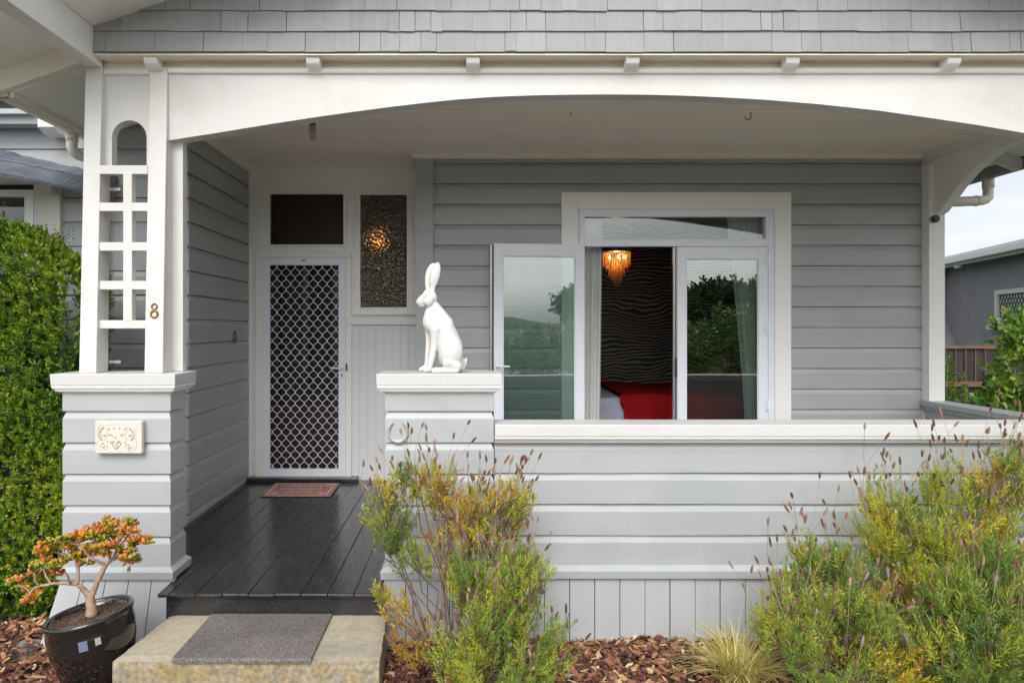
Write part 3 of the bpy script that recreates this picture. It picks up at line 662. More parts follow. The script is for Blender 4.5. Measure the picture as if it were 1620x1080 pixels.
# --- door wall at Y = 6.34
YD = 6.34
m = MB()
m.pbox(393, 262, 658.5, 298, YD, YD+.06)                 # frieze
m.pbox(393, 298.1, 412.5, 765, YD, YD+.06)                # left jamb board
m.pbox(548.4, 298.1, 561, 498, YD+.001, YD+.06); m.pbox(654, 298.1, 658.5, 498, YD+.001, YD+.06)
dw = m.build('door_wall', 'liftedwhite', house, bevel=.002)
m = MB(); m.prism([(-2.04, 6.30, 3.299), (-2.04, 6.30, 3.285), (-2.04, 6.325, 3.262), (-2.04, 6.339, 3.258), (-2.04, 6.345, 3.299)], (1.56, 0, 0)); m.build('crown_moulding', 'cream', dw)
m = MB(); m.pbox(404, 399.5, 556, 406.8, YD-.028, YD+.05); m.pbox(404, 406.9, 412.8, 756, YD-.026, YD-.001); m.pbox(547, 406.9, 556, 756, YD-.026, YD+.05); m.pbox(412.6, 390, 548.3, 399.4, YD-.008, YD+.05)
m.build('door_frame', 'liftedwhite', dw, bevel=.002)
def sash(o, i, Yo, mt, pane_mat, nm):
    m = MB(); (a, b_, c, d), (e, f_, g_, h) = o, i
    m.pbox(a, b_, e, d, Yo, YD+.055); m.pbox(g_, b_, c, d, Yo, YD+.055); m.pbox(e+.05, b_, g_-.05, f_, Yo+.0015, YD+.055); m.pbox(e+.05, h, g_-.05, d, Yo+.0015, YD+.055)
    s = m.build(nm, mt, dw, bevel=.003)
    gm = MB(); gm.pbox(e, f_, g_, h, YD+.03, YD+.0302); 
    q = MB(); aa, bb = P(e, f_, YD+.03), P(g_, h, YD+.03); q.add([(aa.x-.01, YD+.03, bb.z-.01), (bb.x+.01, YD+.03, bb.z-.01), (bb.x+.01, YD+.03, aa.z+.01), (aa.x-.01, YD+.03, aa.z+.01)], [(0, 1, 2, 3)])
    q.build('pane', pane_mat, s)
sash((412.9, 298.3, 548.2, 389.8), (427, 307, 543, 389-2.5), YD+.008, 'liftedwhite', 'ripple2', 'fanlight')
sash((561.2, 298.3, 653.8, 497.8), (570, 308, 643.5, 486), YD+.008, 'liftedwhite', 'ripple', 'side_window')
m = MB(); a = P(547.5, 498, YD-.04); c = P(658.5, 513.5, YD-.04); m.prism([(a.x, YD-.035, c.z), (a.x, YD-.04, a.z-.02), (a.x, YD+.02, a.z), (a.x, YD+.05, a.z), (a.x, YD+.05, c.z)], (c.x-a.x+.01, 0, 0)); m.build('sill', 'liftedwhite', dw, bevel=.002)
m = MB(); x = X(556.2, YD); xe = X(660, YD)
while x < xe:
    m.prism([(x, YD+.004, 0), (x+.003, YD, 0), (x+.072, YD, 0), (x+.075, YD+.004, 0), (x+.075, YD+.03, 0), (x, YD+.03, 0)], (0, 0, .001)); 
    v = m.v[-12:]; m.v[-12:-6] = [(a_, b_, .36) for a_, b_, c_ in v[:6]]; m.v[-6:] = [(a_, b_, Z(513, YD)) for a_, b_, c_ in v[6:]]
    x += .0755
m.build('panelling', 'tng', dw)
# hall behind the door wall
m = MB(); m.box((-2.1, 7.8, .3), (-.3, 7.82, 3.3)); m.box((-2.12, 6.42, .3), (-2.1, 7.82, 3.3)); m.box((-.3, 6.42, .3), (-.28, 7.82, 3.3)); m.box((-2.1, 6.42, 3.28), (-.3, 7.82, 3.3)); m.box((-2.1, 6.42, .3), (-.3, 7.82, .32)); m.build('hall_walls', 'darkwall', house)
# inner door
m = MB(); m.pbox(414, 400, 440, 757, YD+.07, YD+.11); m.pbox(526, 400, 546, 757, YD+.07, YD+.11); m.pbox(440, 400, 526, 422, YD+.072, YD+.11); m.pbox(440, 640, 526, 757, YD+.072, YD+.11); m.pbox(478, 422, 488, 640, YD+.072, YD+.11)
idr = m.build('inner_door', 'wood', house, bevel=.003)
m = MB(); pts = []
for i in range(60): pts.append((X(438, YD)+i*.0095, YD+.13+.012*math.sin(i*.9)+.006*math.sin(i*2.3)))
m.strip([(a_, b_, Z(642, YD)) for a_, b_ in pts], [(a_, b_, Z(418, YD)) for a_, b_ in pts]); m.build('net_curtain', 'lace', idr, smooth=True)
# security door
m = MB(); Ys = YD-.022
m.pbox(413.2, 407.2, 426.5, 753.5, Ys, Ys+.03); m.pbox(536, 407.2, 546.8, 753.5, Ys, Ys+.03); m.pbox(426.4, 407.2, 536.1, 419.5, Ys+.0005, Ys+.03); m.pbox(426.4, 741.5, 536.1, 753.5, Ys+.0005, Ys+.03)
m.pbox(424.5, 418, 427, 743, Ys-.003, Ys-.0005); m.pbox(535.5, 418, 537.5, 743, Ys-.003, Ys-.0005)
sdoor = m.build('security_door', 'alu', house, bevel=.002)
m = MB(); xa, xb = X(426, Ys), X(536.5, Ys); za, zb_ = Z(742, Ys), Z(419, Ys)
sp, per = .0421, .1055; nst = int((xb-xa)/sp)+2
for i in range(nst):
    pts = []; npt = int((zb_-za)/per*10)
    for j in range(npt+1):
        z = za+(zb_-za)*j/npt; ph = 2*math.pi*(z-za)/per+(math.pi if i % 2 else 0)
        sx = math.sin(ph); sx = sx*(1.12-.12*abs(sx)); x = xa+.004+i*sp+sx*sp*.49
        pts.append((min(max(x, xa), xb), Ys+.016+(.0015 if i % 2 else 0), z))
    m.tube(pts, .0036, 5, cap=False)
m.build('diamond_mesh', 'alu', sdoor, smooth=True)
m = MB(); a = P(541, 582, Ys); m.box((a.x-.014, Ys-.008, a.z-.10), (a.x+.012, Ys-.001, a.z+.05))
m.tube([(a.x, Ys-.005, a.z), (a.x, Ys-.045, a.z), (a.x-.012, Ys-.05, a.z), (a.x-.10, Ys-.048, a.z+.003)], [.009, .009, .009, .008], 10)
hn = m.build('handle', 'alu', sdoor, bevel=.002)
m = MB(); m.tube([(a.x, Ys-.012, a.z-.062), (a.x, Ys-.007, a.z-.062)], .008, 10); m.box((a.x-.003, Ys-.011, a.z-.082), (a.x+.003, Ys-.0085, a.z-.062)); m.build('keyhole', 'blackplastic', hn)
m = MB(); a = P(480, 412.5, Ys); m.box((a.x-.018, Ys-.002, a.z-.007), (a.x+.018, Ys-.0002, a.z+.007)); m.build('badge', 'bronze', sdoor)
for py in (433, 580, 725):
    m = MB(); a = P(413, py, Ys-.01); m.tube([(a.x, Ys-.006, a.z-.04), (a.x, Ys-.006, a.z+.04)], .008, 8); m.build('hinge', 'alu', sdoor)
m = MB(); m.pbox(546.9, 575, 549, 586, Ys-.0275, Ys-.02); m.build('strike_plate', 'blackplastic', sdoor)
# threshold
m = MB(); m.box((X(393, 6.30), 6.24, .385), (X(566, 6.27), 6.37, .425)); m.build('threshold', 'deck', house, bevel=.006)

# --- deck
m = MB(); x = -2.045; rnd = random.Random(9); planks = []
x = -1.055-.1432*7
while x < 3.95:
    wd = .1432; g_ = rnd.uniform(.0025, .005); dz = rnd.uniform(-.0015, .0015)
    a, c = x, x+wd-g_
    yf = 3.70+rnd.uniform(-.003, .003) if (a > -1.66 and c < -.44) else 4.105
    if a < -1.66 < c or a < -.44 < c:
        pass
    if a > -2.06:
        zf = .360+(yf-3.70)*.010+dz; zbk = .386+dz
        th = .028
        if yf < 4: 
            ys = [(yf, zf-.020), (yf-.006, zf-.012), (yf-.004, zf-.003), (yf+.006, zf)]
            lp_ = [(yf+.01, zf-.026)]+ys+[(6.335, zbk), (6.335, zbk-th)]
            m.prism([(a, y, z) for y, z in lp_], (c-a, 0, 0))
        else:
            m.hexa([(a, yf, zf-th), (c, yf, zf-th), (c, 6.335, zbk-th), (a, 6.335, zbk-th), (a, yf, zf), (c, yf, zf), (c, 6.335, zbk), (a, 6.335, zbk)])
    x += wd
# narrow filler board against the left pillar
m.prism([(-1.690, y, z) for y, z in ((3.71, .334), (3.698, .340), (3.694, .349), (3.696, .357), (3.706, .360), (4.10, .364), (4.10, .336))], (.058, 0, 0))
dk = m.build('deck', 'deck', house, bevel=.002, seg=1)
m = MB(); m.box((-1.66, 3.735, .05), (-.47, 3.765, .331)); m.build('riser', 'deck', dk)
m = MB(); m.box((-2.0, 3.93, .05), (3.9, 6.3, .33)); m.build('subfloor', 'dirt', dk)

# --- right side: corner pilaster, side arch, eave
m = MB(); m.box((3.925, 5.83, 1.172), (4.060, 5.93, 3.20)); m.box((3.936, 5.931, .38), (4.06, 5.99, 3.299)); m.build('pilaster', 'liftedwhite', house, bevel=.004)
sa = [(4.112, 3.165), (4.50, 3.175), (4.83, 3.162), (5.10, 3.135), (5.27, 3.09), (5.42, 3.025), (5.56, 2.935), (5.68, 2.84), (5.76, 2.78), (5.829, 2.76)]
m = MB(); x0, x1 = 3.965, 4.045
m.strip([(x0, y, z) for y, z in sa], [(x0, y, 3.21) for y, z in sa]); m.strip([(x0, y, z) for y, z in sa], [(x1, y, z) for y, z in sa]); m.strip([(x1, y, z) for y, z in sa], [(x1, y, 3.21) for y, z in sa])
m.build('side_arch', 'liftedwhite', house)
m = MB(); m.prism([(3.985, 4.112, 3.211), (3.955, 4.112, 3.211), (3.950, 4.112, 3.222), (3.958, 4.112, 3.232), (3.972, 4.112, 3.2345)], (0, 1.80, 0)); m.box((3.972, 4.112, 3.235), (4.04, 5.925, 3.40)); m.prism([(3.94, 4.112, 3.299), (3.945, 4.112, 3.285), (3.9715, 4.112, 3.262), (3.9715, 4.112, 3.299)], (0, 1.80, 0))
m.build('side_arch_head', 'liftedwhite', house)
def er(x): return 3.19+.365*(4.5-x)
m = MB(); xs = [4.05, 4.20, 4.35, 4.50]
for a, c in zip(xs[:-1], xs[1:]):
    c2 = c-.004; m.hexa([(a, 4.0, er(a)), (c2, 4.0, er(c2)), (c2, 10, er(c2)), (a, 10, er(a)), (a, 4.0, er(a)+.02), (c2, 4.0, er(c2)+.02), (c2, 10, er(c2)+.02), (a, 10, er(a)+.02)])
m.build('eave_soffit', 'liftedwhite', house)
for y in (4.30, 4.95, 5.60, 6.25, 6.9, 7.55):
    m = MB(); m.prism([(4.06, y-.022, er(4.06)-.002), (4.06, y-.022, er(4.06)-.10), (4.46, y-.022, er(4.46)-.115), (4.50, y-.022, er(4.50)-.10), (4.52, y-.022, er(4.50)-.06), (4.52, y-.022, er(4.52)-.002)], (0, .045, 0)); m.build('rafter_tail', 'white', house, bevel=.002)
m = MB()
gp = [(4.63, 3.24), (4.635, 3.15), (4.62, 3.122), (4.59, 3.108), (4.545, 3.108), (4.527, 3.122), (4.527, 3.24)]
m.strip([(x, 4.0, z) for x, z in gp], [(x, 10, z) for x, z in gp]); m.build('gutter', 'fascia', house)
m = MB(); m.tube([(4.58, 6.03, 3.11), (4.58, 6.03, 2.985), (4.573, 6.025, 2.95), (4.55, 6.02, 2.93), (4.515, 6.01, 2.918), (4.45, 6.0, 2.912), (4.30, 5.97, 2.90), (4.08, 5.93, 2.885), (4.0, 5.95, 2.87)], .042, 14)
m.tube([(4.44, 5.998, 2.911), (4.46, 6.002, 2.912)], .047, 14); m.tube([(4.58, 6.03, 3.03), (4.58, 6.03, 3.12)], .047, 14); m.build('downpipe', 'pipe', house, smooth=True)
m = MB(); wallboards(m, (4.055, 10), (4.055, 5.94), (1, 0), 0, 3.4); m.build('outer_side_wall', 'board', house)

# ------------------------------------------------------------------ objects on the porch
# hare statue
def hare():
    S = 4.909; Yh = 3.975; k_ = Yh/F/S
    def C(zx, zy, d=0): p = P(zx/S+620, zy/S+400, Yh); return Vector((p.x, Yh+d, p.z))
    m = MB()
    def cap(a, ra, b_, rb, n=7, sq=1.0):
        A, B2 = C(*a), C(*b_)
        for i in range(n):
            t = i/(n-1); r = (ra+(rb-ra)*t)*k_; m.ell(A.lerp(B2, t), (r, r*sq, r), u=14, v=9)
    cap((318, 545, 0), 82, (395, 615, 0), 95, sq=.80)
    cap((395, 610, 0), 100, (448, 735, 0), 104, sq=.85)
    cap((448, 735, 0), 104, (452, 815, 0), 96, sq=.9)
    cap((318, 440, 0), 52, (318, 530, 0), 80, sq=.8)
    cap((330, 430, 0), 46, (415, 560, 0), 66, sq=.8)
    # head
    cap((292, 358, 0), 62, (228, 385, 0), 38, sq=.68)
    cap((228, 385, 0), 38, (207, 392, 0), 21, n=4, sq=.75)
    cap((285, 385, -.018), 44, (280, 385, .018), 44, n=4)
    cap((250, 408, 0), 24, (222, 418, 0), 14, n=4)
    cap((275, 318, 0), 28, (305, 320, 0), 34, n=4, sq=.8)
    # ears: long flattened blades
    def ear(pts, d0, d1):
        n = len(pts)
        for i in range(n-1):
            for j in range(5):
                t = j/5; zx = pts[i][0]*(1-t)+pts[i+1][0]*t; zy = pts[i][1]*(1-t)+pts[i+1][1]*t; r = (pts[i][2]*(1-t)+pts[i+1][2]*t)*k_
                d = d0+(d1-d0)*(i+t)/(n-1); m.ell(C(zx, zy, d), (r, max(r*.38, .006), r*1.05), u=12, v=8)
    ear([(285, 310, 20), (278, 275, 20), (277, 235, 25), (283, 190, 29), (293, 150, 29), (307, 118, 24), (320, 98, 15), (326, 90, 8)], .012, .022)
    ear([(312, 310, 20), (318, 275, 22), (326, 235, 31), (335, 190, 38), (344, 150, 37), (351, 118, 29), (355, 98, 17), (357, 90, 9)], -.008, -.016)
    # front legs
    cap((345, 600, -.035), 52, (335, 700, -.035), 34); cap((335, 700, -.035), 34, (318, 800, -.035), 27); cap((318, 800, -.035), 27, (297, 895, -.038), 24)
    cap((297, 905, -.038), 24, (262, 912, -.040), 20, n=4)
    cap((292, 600, .035), 40, (285, 700, .035), 26); cap((285, 700, .035), 26, (270, 870, .035), 21, n=9); cap((265, 895, .035), 22, (222, 915, .034), 18, n=5)
    # haunches and hind feet
    for s_ in (-1, 1):
        m.ell(C(462, 770, s_*.052), (92*k_, .045, 125*k_), u=20, v=14)
        cap((440, 850, s_*.062), 50, (505, 880, s_*.060), 42)
        cap((500, 908, s_*.066), 30, (330, 916, s_*.070), 21, n=12)
    cap((545, 895, 0), 26, (572, 845, 0), 16); cap((572, 845, 0), 16, (576, 830, 0), 9, n=3)
    cap((500, 860, 0), 70, (520, 880, 0), 45)
    ob = m.build('hare_statue', 'plaster', origin=C(390, 935, 0), smooth=True)
    ob.location.z = 1.5395
    # the lowest point of the feet must sit on the cap: shift the mesh so that z >= 0
    zs = [v.co.z for v in ob.data.vertices]; mn = min(zs)
    for v in ob.data.vertices: v.co.z = max(v.co.z, -.0)
    rm = ob.modifiers.new('remesh', 'REMESH'); rm.mode = 'VOXEL'; rm.voxel_size = .0032; rm.use_smooth_shade = True
    sm = ob.modifiers.new('smooth', 'SMOOTH'); sm.iterations = 7; sm.factor = .5
    tag(ob, 'white sitting hare statue with upright ears on the short pillar', 'statue')
    o = wloc(ob)
    for s_ in (-1, 1):
        e = MB(); c = C(264, 342, s_*.034)
        e.ell(c, (.0075, .006, .0065)); e.tube([c+Vector((.013*math.cos(t), s_*.001, .0095*math.sin(t)+.001)) for t in [R(a) for a in range(0, 200, 20)]], .003, 6)
        e.build('eye', 'plaster', ob, smooth=True)
hare()

# horseshoe
m = MB(); c = P(629.5, 682, 3.868); pts = []; rr = []
for i in range(33):
    t = R(-238+i*(296/32)); rx, rz = .0545, .060
    pts.append((c.x+rx*math.cos(t), 3.866, c.z+rz*math.sin(t)-.002)); rr.append(.0085 if 2 < i < 30 else .006)
vs = []; fs = []
for i, p in enumerate(pts):
    d = (Vector(pts[min(i+1, 32)])-Vector(pts[max(i-1, 0)])).normalized(); nn = Vector((d.z, 0, -d.x))
    w_ = rr[i]
    for (a, b_) in ((-1, 0), (-1, -.8), (-.3, -1), (.3, -1), (1, -.8), (1, 0)): vs.append(Vector(p)+nn*w_*a+Vector((0, b_*.009+.012, 0)))
for i in range(32):
    for j in range(6): fs.append((i*6+j, i*6+(j+1) % 6, (i+1)*6+(j+1) % 6, (i+1)*6+j))
fs += [list(range(6)), [32*6+j for j in range(6)][::-1]]
m.add(vs, fs); tag(m.build('horseshoe', 'steel', smooth=False), 'silver horseshoe nailed points up on the pillar under the hare', 'horseshoe')

# house number 8
m = MB()
for (py, R_, r_) in ((485, .0205, .0095), (497, .0275, .0115)):
    c = P(243.9, py, 3.940)
    mt = Matrix.Rotation(R(90), 3, 'X'); rm_, hw = (R_+r_)/2, (R_-r_)/2
    m.lathe([(rm_+hw*math.cos(a), .0045*math.sin(a)) for a in [2*math.pi*i/10 for i in range(10)]], (c.x, 3.943, c.z), 28, mt, closed=True)
n8 = m.build('house_number', 'bronze', smooth=True); tag(n8, 'aged bronze house number 8 on the right hand lattice post', 'house number')
for py in (480, 502.5):
    m = MB(); c = P(243.9, py, 3.936); m.tube([(c.x, 3.936, c.z), (c.x, 3.941, c.z)], .003, 8); m.build('screw', 'rust', n8)

# ceramic plaque
Yp = 3.838
m = MB(); a, c = P(150, 665.5, Yp), P(224.5, 717.5, Yp); m.box((a.x, Yp, c.z), (c.x, 3.874, a.z))
pq = m.build('wall_plaque', 'ceramic', bevel=.006, seg=3); tag(pq, 'cream ceramic plaque with a heart relief on the left pillar', 'plaque')
def PC(zx, zy, y=Yp): return P(130+zx/8.526, 640+zy/8.526, y)
m = MB()
def loop(pts, r, cl=True):
    q = [PC(*p)+Vector((0, -.001, 0)) for p in pts]
    if cl: q.append(q[0])
    m.tube(q, r, 6)
bl = [(205+i*0, 480) for i in range(0)]
loop([(215, 430), (205, 370), (215, 310), (255, 265), (300, 262), (330, 275), (365, 258), (410, 262), (435, 252), (470, 262), (505, 252), (545, 262), (590, 258), (620, 280), (660, 275), (705, 310), (725, 370), (710, 440), (735, 500), (725, 580), (670, 640), (600, 640), (560, 620), (500, 630), (460, 650), (410, 630), (360, 625), (310, 645), (240, 640), (205, 590), (195, 520), (215, 470)], .0016)
heart = [(460, 585), (425, 560), (398, 530), (388, 500), (400, 484), (425, 482), (445, 492), (458, 508), (475, 492), (500, 482), (520, 486), (530, 502), (520, 530), (495, 560)]
loop(heart, .003)
for cx_, cy_, r_ in ((288, 558, 50), (628, 572, 45)): loop([(cx_+r_*math.cos(t), cy_+r_*math.sin(t)) for t in [i*math.pi/10 for i in range(20)]], .0018)
loop([(250, 470), (225, 420), (232, 350), (270, 300), (320, 290), (345, 330), (330, 380), (340, 420), (300, 470)], .0022)
loop([(670, 480), (700, 430), (700, 360), (665, 310), (610, 295), (585, 330), (600, 380), (570, 430), (630, 470)], .0022)
for cx_, cy_, r_ in ((300, 400, .012), (645, 400, .012), (290, 555, .0105), (628, 570, .009), (358, 315, .008), (577, 315, .008), (460, 530, .009), (370, 390, .009), (540, 390, .009), (445, 430, .008)):
    c = PC(cx_, cy_); m.ell((c.x, Yp+.001, c.z), (r_, .008, r_))
m.build('relief', 'ceramic', pq, smooth=True)
m = MB()
dots = [(262, 330), (250, 360), (244, 395), (246, 430), (262, 460), (285, 310), (645, 325), (665, 345), (680, 370), (688, 410), (684, 440), (670, 465), (430, 315), (500, 315), (405, 415), (530, 410), (283, 525), (270, 550), (300, 548), (285, 572), (625, 545), (612, 568), (642, 568), (626, 592), (358, 313), (577, 313), (425, 500), (500, 500), (430, 560), (490, 560), (460, 590), (410, 520), (520, 520), (470, 512), (340, 490), (380, 505), (580, 505)]
for zx, zy in dots: c = PC(zx, zy); m.ell((c.x, Yp-.002, c.z), (.0038, .004, .0038), u=8, v=6)
m.build('painted_pattern', 'orange', pq, smooth=True)

# alarm sticker on the side wall, facing +x
m = MB(); c = P(371.5, 532.5, 5.955); xx = -2.046
def disc(m, ry, rz, x, n=28): m.prism([(x, c.y+ry*math.cos(2*math.pi*i/n), c.z+rz*math.sin(2*math.pi*i/n)) for i in range(n)], (.002, 0, 0))
disc(m, .060, .062, xx-.004); st = m.build('alarm_badge', 'stickerwhite'); tag(st, 'small oval navy alarm company badge on the dark side wall', 'badge')
m = MB(); disc(m, .053, .055, xx-.0015); m.build('badge_face', 'navy', st)
def text(s, size, loc, rot, m_, parent, name='lettering', ext=.0008, sx=1):
    cu = bpy.data.curves.new(name, 'FONT'); cu.body = s; cu.size = size; cu.align_x = 'CENTER'; cu.align_y = 'CENTER'; cu.extrude = ext; cu.resolution_u = 3
    o = bpy.data.objects.new(name, cu); COL.objects.link(o); o.rotation_euler = rot; o.scale = (sx, 1, 1)
    bpy.context.view_layer.update()
    me = bpy.data.meshes.new_from_object(o); bpy.data.objects.remove(o)
    mt = Matrix.Translation(Vector(loc)-wloc(parent)) @ Euler(rot).to_matrix().to_4x4() @ Matrix.Diagonal((sx, 1, 1, 1)); me.transform(mt)
    me.materials.clear(); me.materials.append(M[m_])
    ob = bpy.data.objects.new(name, me); COL.objects.link(ob); ob.parent = parent; return ob
text('ADT', .038, (xx+.0022, c.y, c.z), (R(90), 0, R(90)), 'stickerwhite', st)

# security camera
sc_ = thing('security_camera', 'black lens security camera on the white corner pilaster', 'security camera', P(1475, 347, 5.82))
m = MB(); c = P(1477, 347, 5.80); m.tube([(c.x+.006, 5.829, c.z), (c.x+.006, 5.78, c.z)], .032, 18); m.build('mount', 'cap', sc_, bevel=.003)
m = MB(); m.tube([(c.x-.006, 5.779, c.z), (c.x-.008, 5.765, c.z), (c.x-.008, 5.752, c.z), (c.x-.008, 5.746, c.z)], [.031, .032, .030, .022], 20); m.build('lens_body', 'blackplastic', sc_, smooth=False)

# bulb and hooks under the ceiling
bu = thing('light_bulb', 'bare yellowed spiral light bulb hanging from the porch ceiling', 'light bulb', (X(494.5, 4.94), 4.94, 3.16))
bx_, by_ = X(494.5, 4.94), 4.94
m = MB(); m.lathe([(.0, 3.299), (.022, 3.298), (.022, 3.262), (.018, 3.258), (.0, 3.258)][::-1], (bx_, by_, 0), 16); m.build('holder', 'rust', bu)
m = MB(); m.lathe([(.0, 3.212), (.020, 3.212), (.026, 3.218), (.027, 3.245), (.021, 3.257), (.0, 3.257)], (bx_, by_, 0), 18); m.build('base', 'cfl', bu)
m = MB(); pts = [(bx_+.019*math.cos(t)*(1-.35*max(0, (t-18)/13)), by_+.019*math.sin(t)*(1-.35*max(0, (t-18)/13)), 3.211-t*.0019) for t in [i*.35 for i in range(90)]]
m.tube(pts, .0045, 6); m.build('spiral_tube', 'cfltube', bu, smooth=True)
def hook(px, py, lab, kind):
    Yh = 1.5*F/(CY-py+8); x = X(px, Yh); m = MB()
    pts = [(x, Yh, 3.301), (x, Yh, 3.275)]+[(x-.020+.020*math.cos(t), Yh, 3.270-.022*math.sin(t)) for t in [R(a) for a in range(0, 200, 20)]] if kind else [(x, Yh, 3.301), (x, Yh, 3.272), (x-.008, Yh, 3.262)]
    m.tube(pts, .0032 if kind else .0025, 6); tag(m.build('ceiling_hook', 'rust', smooth=True), lab, 'hook', 'hooks screwed into the porch ceiling')
hook(1188, 186, 'rusty open hook in the ceiling above the window', True)
hook(1461, 189, 'rusty open hook in the ceiling beside the side arch', True)
hook(903, 184, 'small bent screw hook at the middle of the porch ceiling', False)

# mats
m = MB(); zt_ = lambda y: .3615+(y-3.70)*.010+.0015
def onDeck(x, y, dz=0): return (x, y, .3615+(y-3.70)*.0098+.002+dz)
m.hexa([onDeck(-1.76, 5.72), onDeck(-1.168, 5.72), onDeck(-1.168, 6.17), onDeck(-1.76, 6.17), onDeck(-1.76, 5.72, .010), onDeck(-1.168, 5.72, .010), onDeck(-1.168, 6.17, .010), onDeck(-1.76, 6.17, .010)])
rm_ = m.build('doormat', 'redmat', bevel=.004); tag(rm_, 'worn red doormat with faded pale writing at the door', 'doormat')
m = MB()
def mline(pts, w_=.005):
    w_ *= 1.5
    for a, b_ in zip(pts[:-1], pts[1:]):
        a, b_ = Vector((*a, 0)), Vector((*b_, 0)); d = (b_-a).normalized(); nn = Vector((-d.y, d.x, 0))*w_/2
        q = [a-nn, a+nn, b_+nn, b_-nn]; m.add([onDeck(v.x, v.y, .0112) for v in q], [(0, 3, 2, 1)])
mline([(-1.72, 5.75), (-1.208, 5.75), (-1.208, 6.14), (-1.72, 6.14), (-1.72, 5.75)], .008)
rnd = random.Random(21)
for row_, (yy, xs_, xe_) in enumerate(((6.06, -1.60, -1.33), (5.95, -1.63, -1.30), (5.85, -1.60, -1.36))):
    x = xs_
    while x < xe_:
        w_ = rnd.uniform(.018, .03); hh = .05 if row_ == 1 else .038; pts = [(x+w_*rnd.random(), yy-hh/2+hh*j/4*1.0) for j in range(5)]; mline(pts, .006); 
        if rnd.random() < .6: mline([(x, yy+rnd.uniform(-.01, .01)), (x+w_, yy+rnd.uniform(-.012, .012))], .006)
        x += w_+.010
for cx_, cy_ in ((-1.66, 5.80), (-1.27, 5.80), (-1.26, 6.08)):
    for i in range(7): t = R(20+i*23); mline([(cx_, cy_), (cx_+.04*math.cos(t), cy_+.04*math.sin(t))], .006)
m.build('faded_print', 'matprint', rm_)

# concrete step and mat
step = thing('concrete_step', 'mossy concrete step below the black porch deck', 'step', (-1.05, 3.5, 0))
m = MB(); rnd = random.Random(4)
top = []; nx_, ny_ = 24, 12
def sx(u, v): xl_ = -1.686+(-1.640+1.686)*v; xr_ = -.425+(-.455+.425)*v; return xl_+(xr_-xl_)*u
vs = []; fs = []
for j in range(ny_+1):
    for i in range(nx_+1):
        e = (i in (0, nx_) or j == 0); vs.append((sx(i/nx_, j/ny_)+(rnd.uniform(-.003, .003) if e else 0), 3.23+.503*j/ny_+(rnd.uniform(-.003, .003) if j == 0 else 0), .228+rnd.uniform(-.0015, .0015)-(.006 if e else 0)))
for j in range(ny_):
    for i in range(nx_): a = j*(nx_+1)+i; fs.append((a, a+1, a+nx_+2, a+nx_+1))
m.add(vs, fs); m.build('step_top', 'concrete', step)
m = MB(); per_ = [vs[i] for i in range(nx_+1)]+[vs[j*(nx_+1)+nx_] for j in range(1, ny_+1)]
per2 = [vs[j*(nx_+1)] for j in range(ny_, -1, -1)]
def side(pl):
    a = [(x, y, z) for x, y, z in pl]; b2 = [(x+rnd.uniform(-.002, .002), y-.004 if y < 3.25 else y, z-.03) for x, y, z in pl]; c2 = [(x, y-.004 if y < 3.25 else y, -.05) for x, y, z in pl]
    m.strip(b2, a); m.strip(c2, b2)
side(per_); side(per2); m.build('step_sides', 'stepface', step)
m = MB(); n = 40; A = []; Bq = []
x0, x1 = -1.405, -.748
prof_ = [(3.722, .2315), (3.722, .242), (3.24, .2425), (3.222, .241), (3.214, .234), (3.213, .222), (3.220, .222)]
pv = [[(x0+(x1-x0)*i/n+rnd.uniform(-.001, .001), y+(rnd.uniform(-.0015, .0015)), z+rnd.uniform(-.0012, .0012)) for i in range(n+1)] for y, z in prof_]
for a, b_ in zip(pv[:-1], pv[1:]): m.strip(a, b_)
m.add([pv[j][0] for j in range(len(pv))], [list(range(len(pv)))]); m.add([pv[j][-1] for j in range(len(pv))], [list(range(len(pv)))[::-1]])
tag(m.build('step_mat', 'mat'), 'grey brown coir mat lying on the concrete step', 'doormat')

# ------------------------------------------------------------------ bedroom furniture and curtains
def curtain(name, lab, edge, Yc, folds, z0, z1, ph=0):
    m = MB(); rows = 24; cols = 60; vs = []; fs = []
    for j in range(rows+1):
        t = j/rows; z = z1+(z0-z1)*t; xa_, xb_ = edge(t)
        for i in range(cols+1):
            u = i/cols; vs.append((xa_+(xb_-xa_)*u, Yc+.030*math.sin(u*folds*2*math.pi+ph+.6*math.sin(t*2))+.01*math.sin(u*folds*5.1+t*1.5), z))
    for j in range(rows):
        for i in range(cols): a = j*(cols+1)+i; fs.append((a, a+cols+1, a+cols+2, a+1))
    m.add(vs, fs); return tag(m.build(name, 'curtain', smooth=True), lab, 'curtain', 'curtains inside the french window')
curtain('curtain', 'straight white curtain hanging left of the open doorway', lambda t: (X(905, 6.12), X(953.5-4*t, 6.12)), 6.12, 4, .40, 2.95)
def red(t):
    Yc = 6.12; z = 2.95+(.40-2.95)*t; py = CY+(H-z)*F/Yc
    f = np.interp(py, [300, 345, 420, 500, 600, 668, 760], [1151, 1152, 1160, 1168, 1177, 1181, 1183]); return (X(f, Yc), X(1225, Yc))
curtain('curtain', 'white curtain drawn aside behind the closed right leaf', red, 6.12, 6, .40, 2.95, 1)

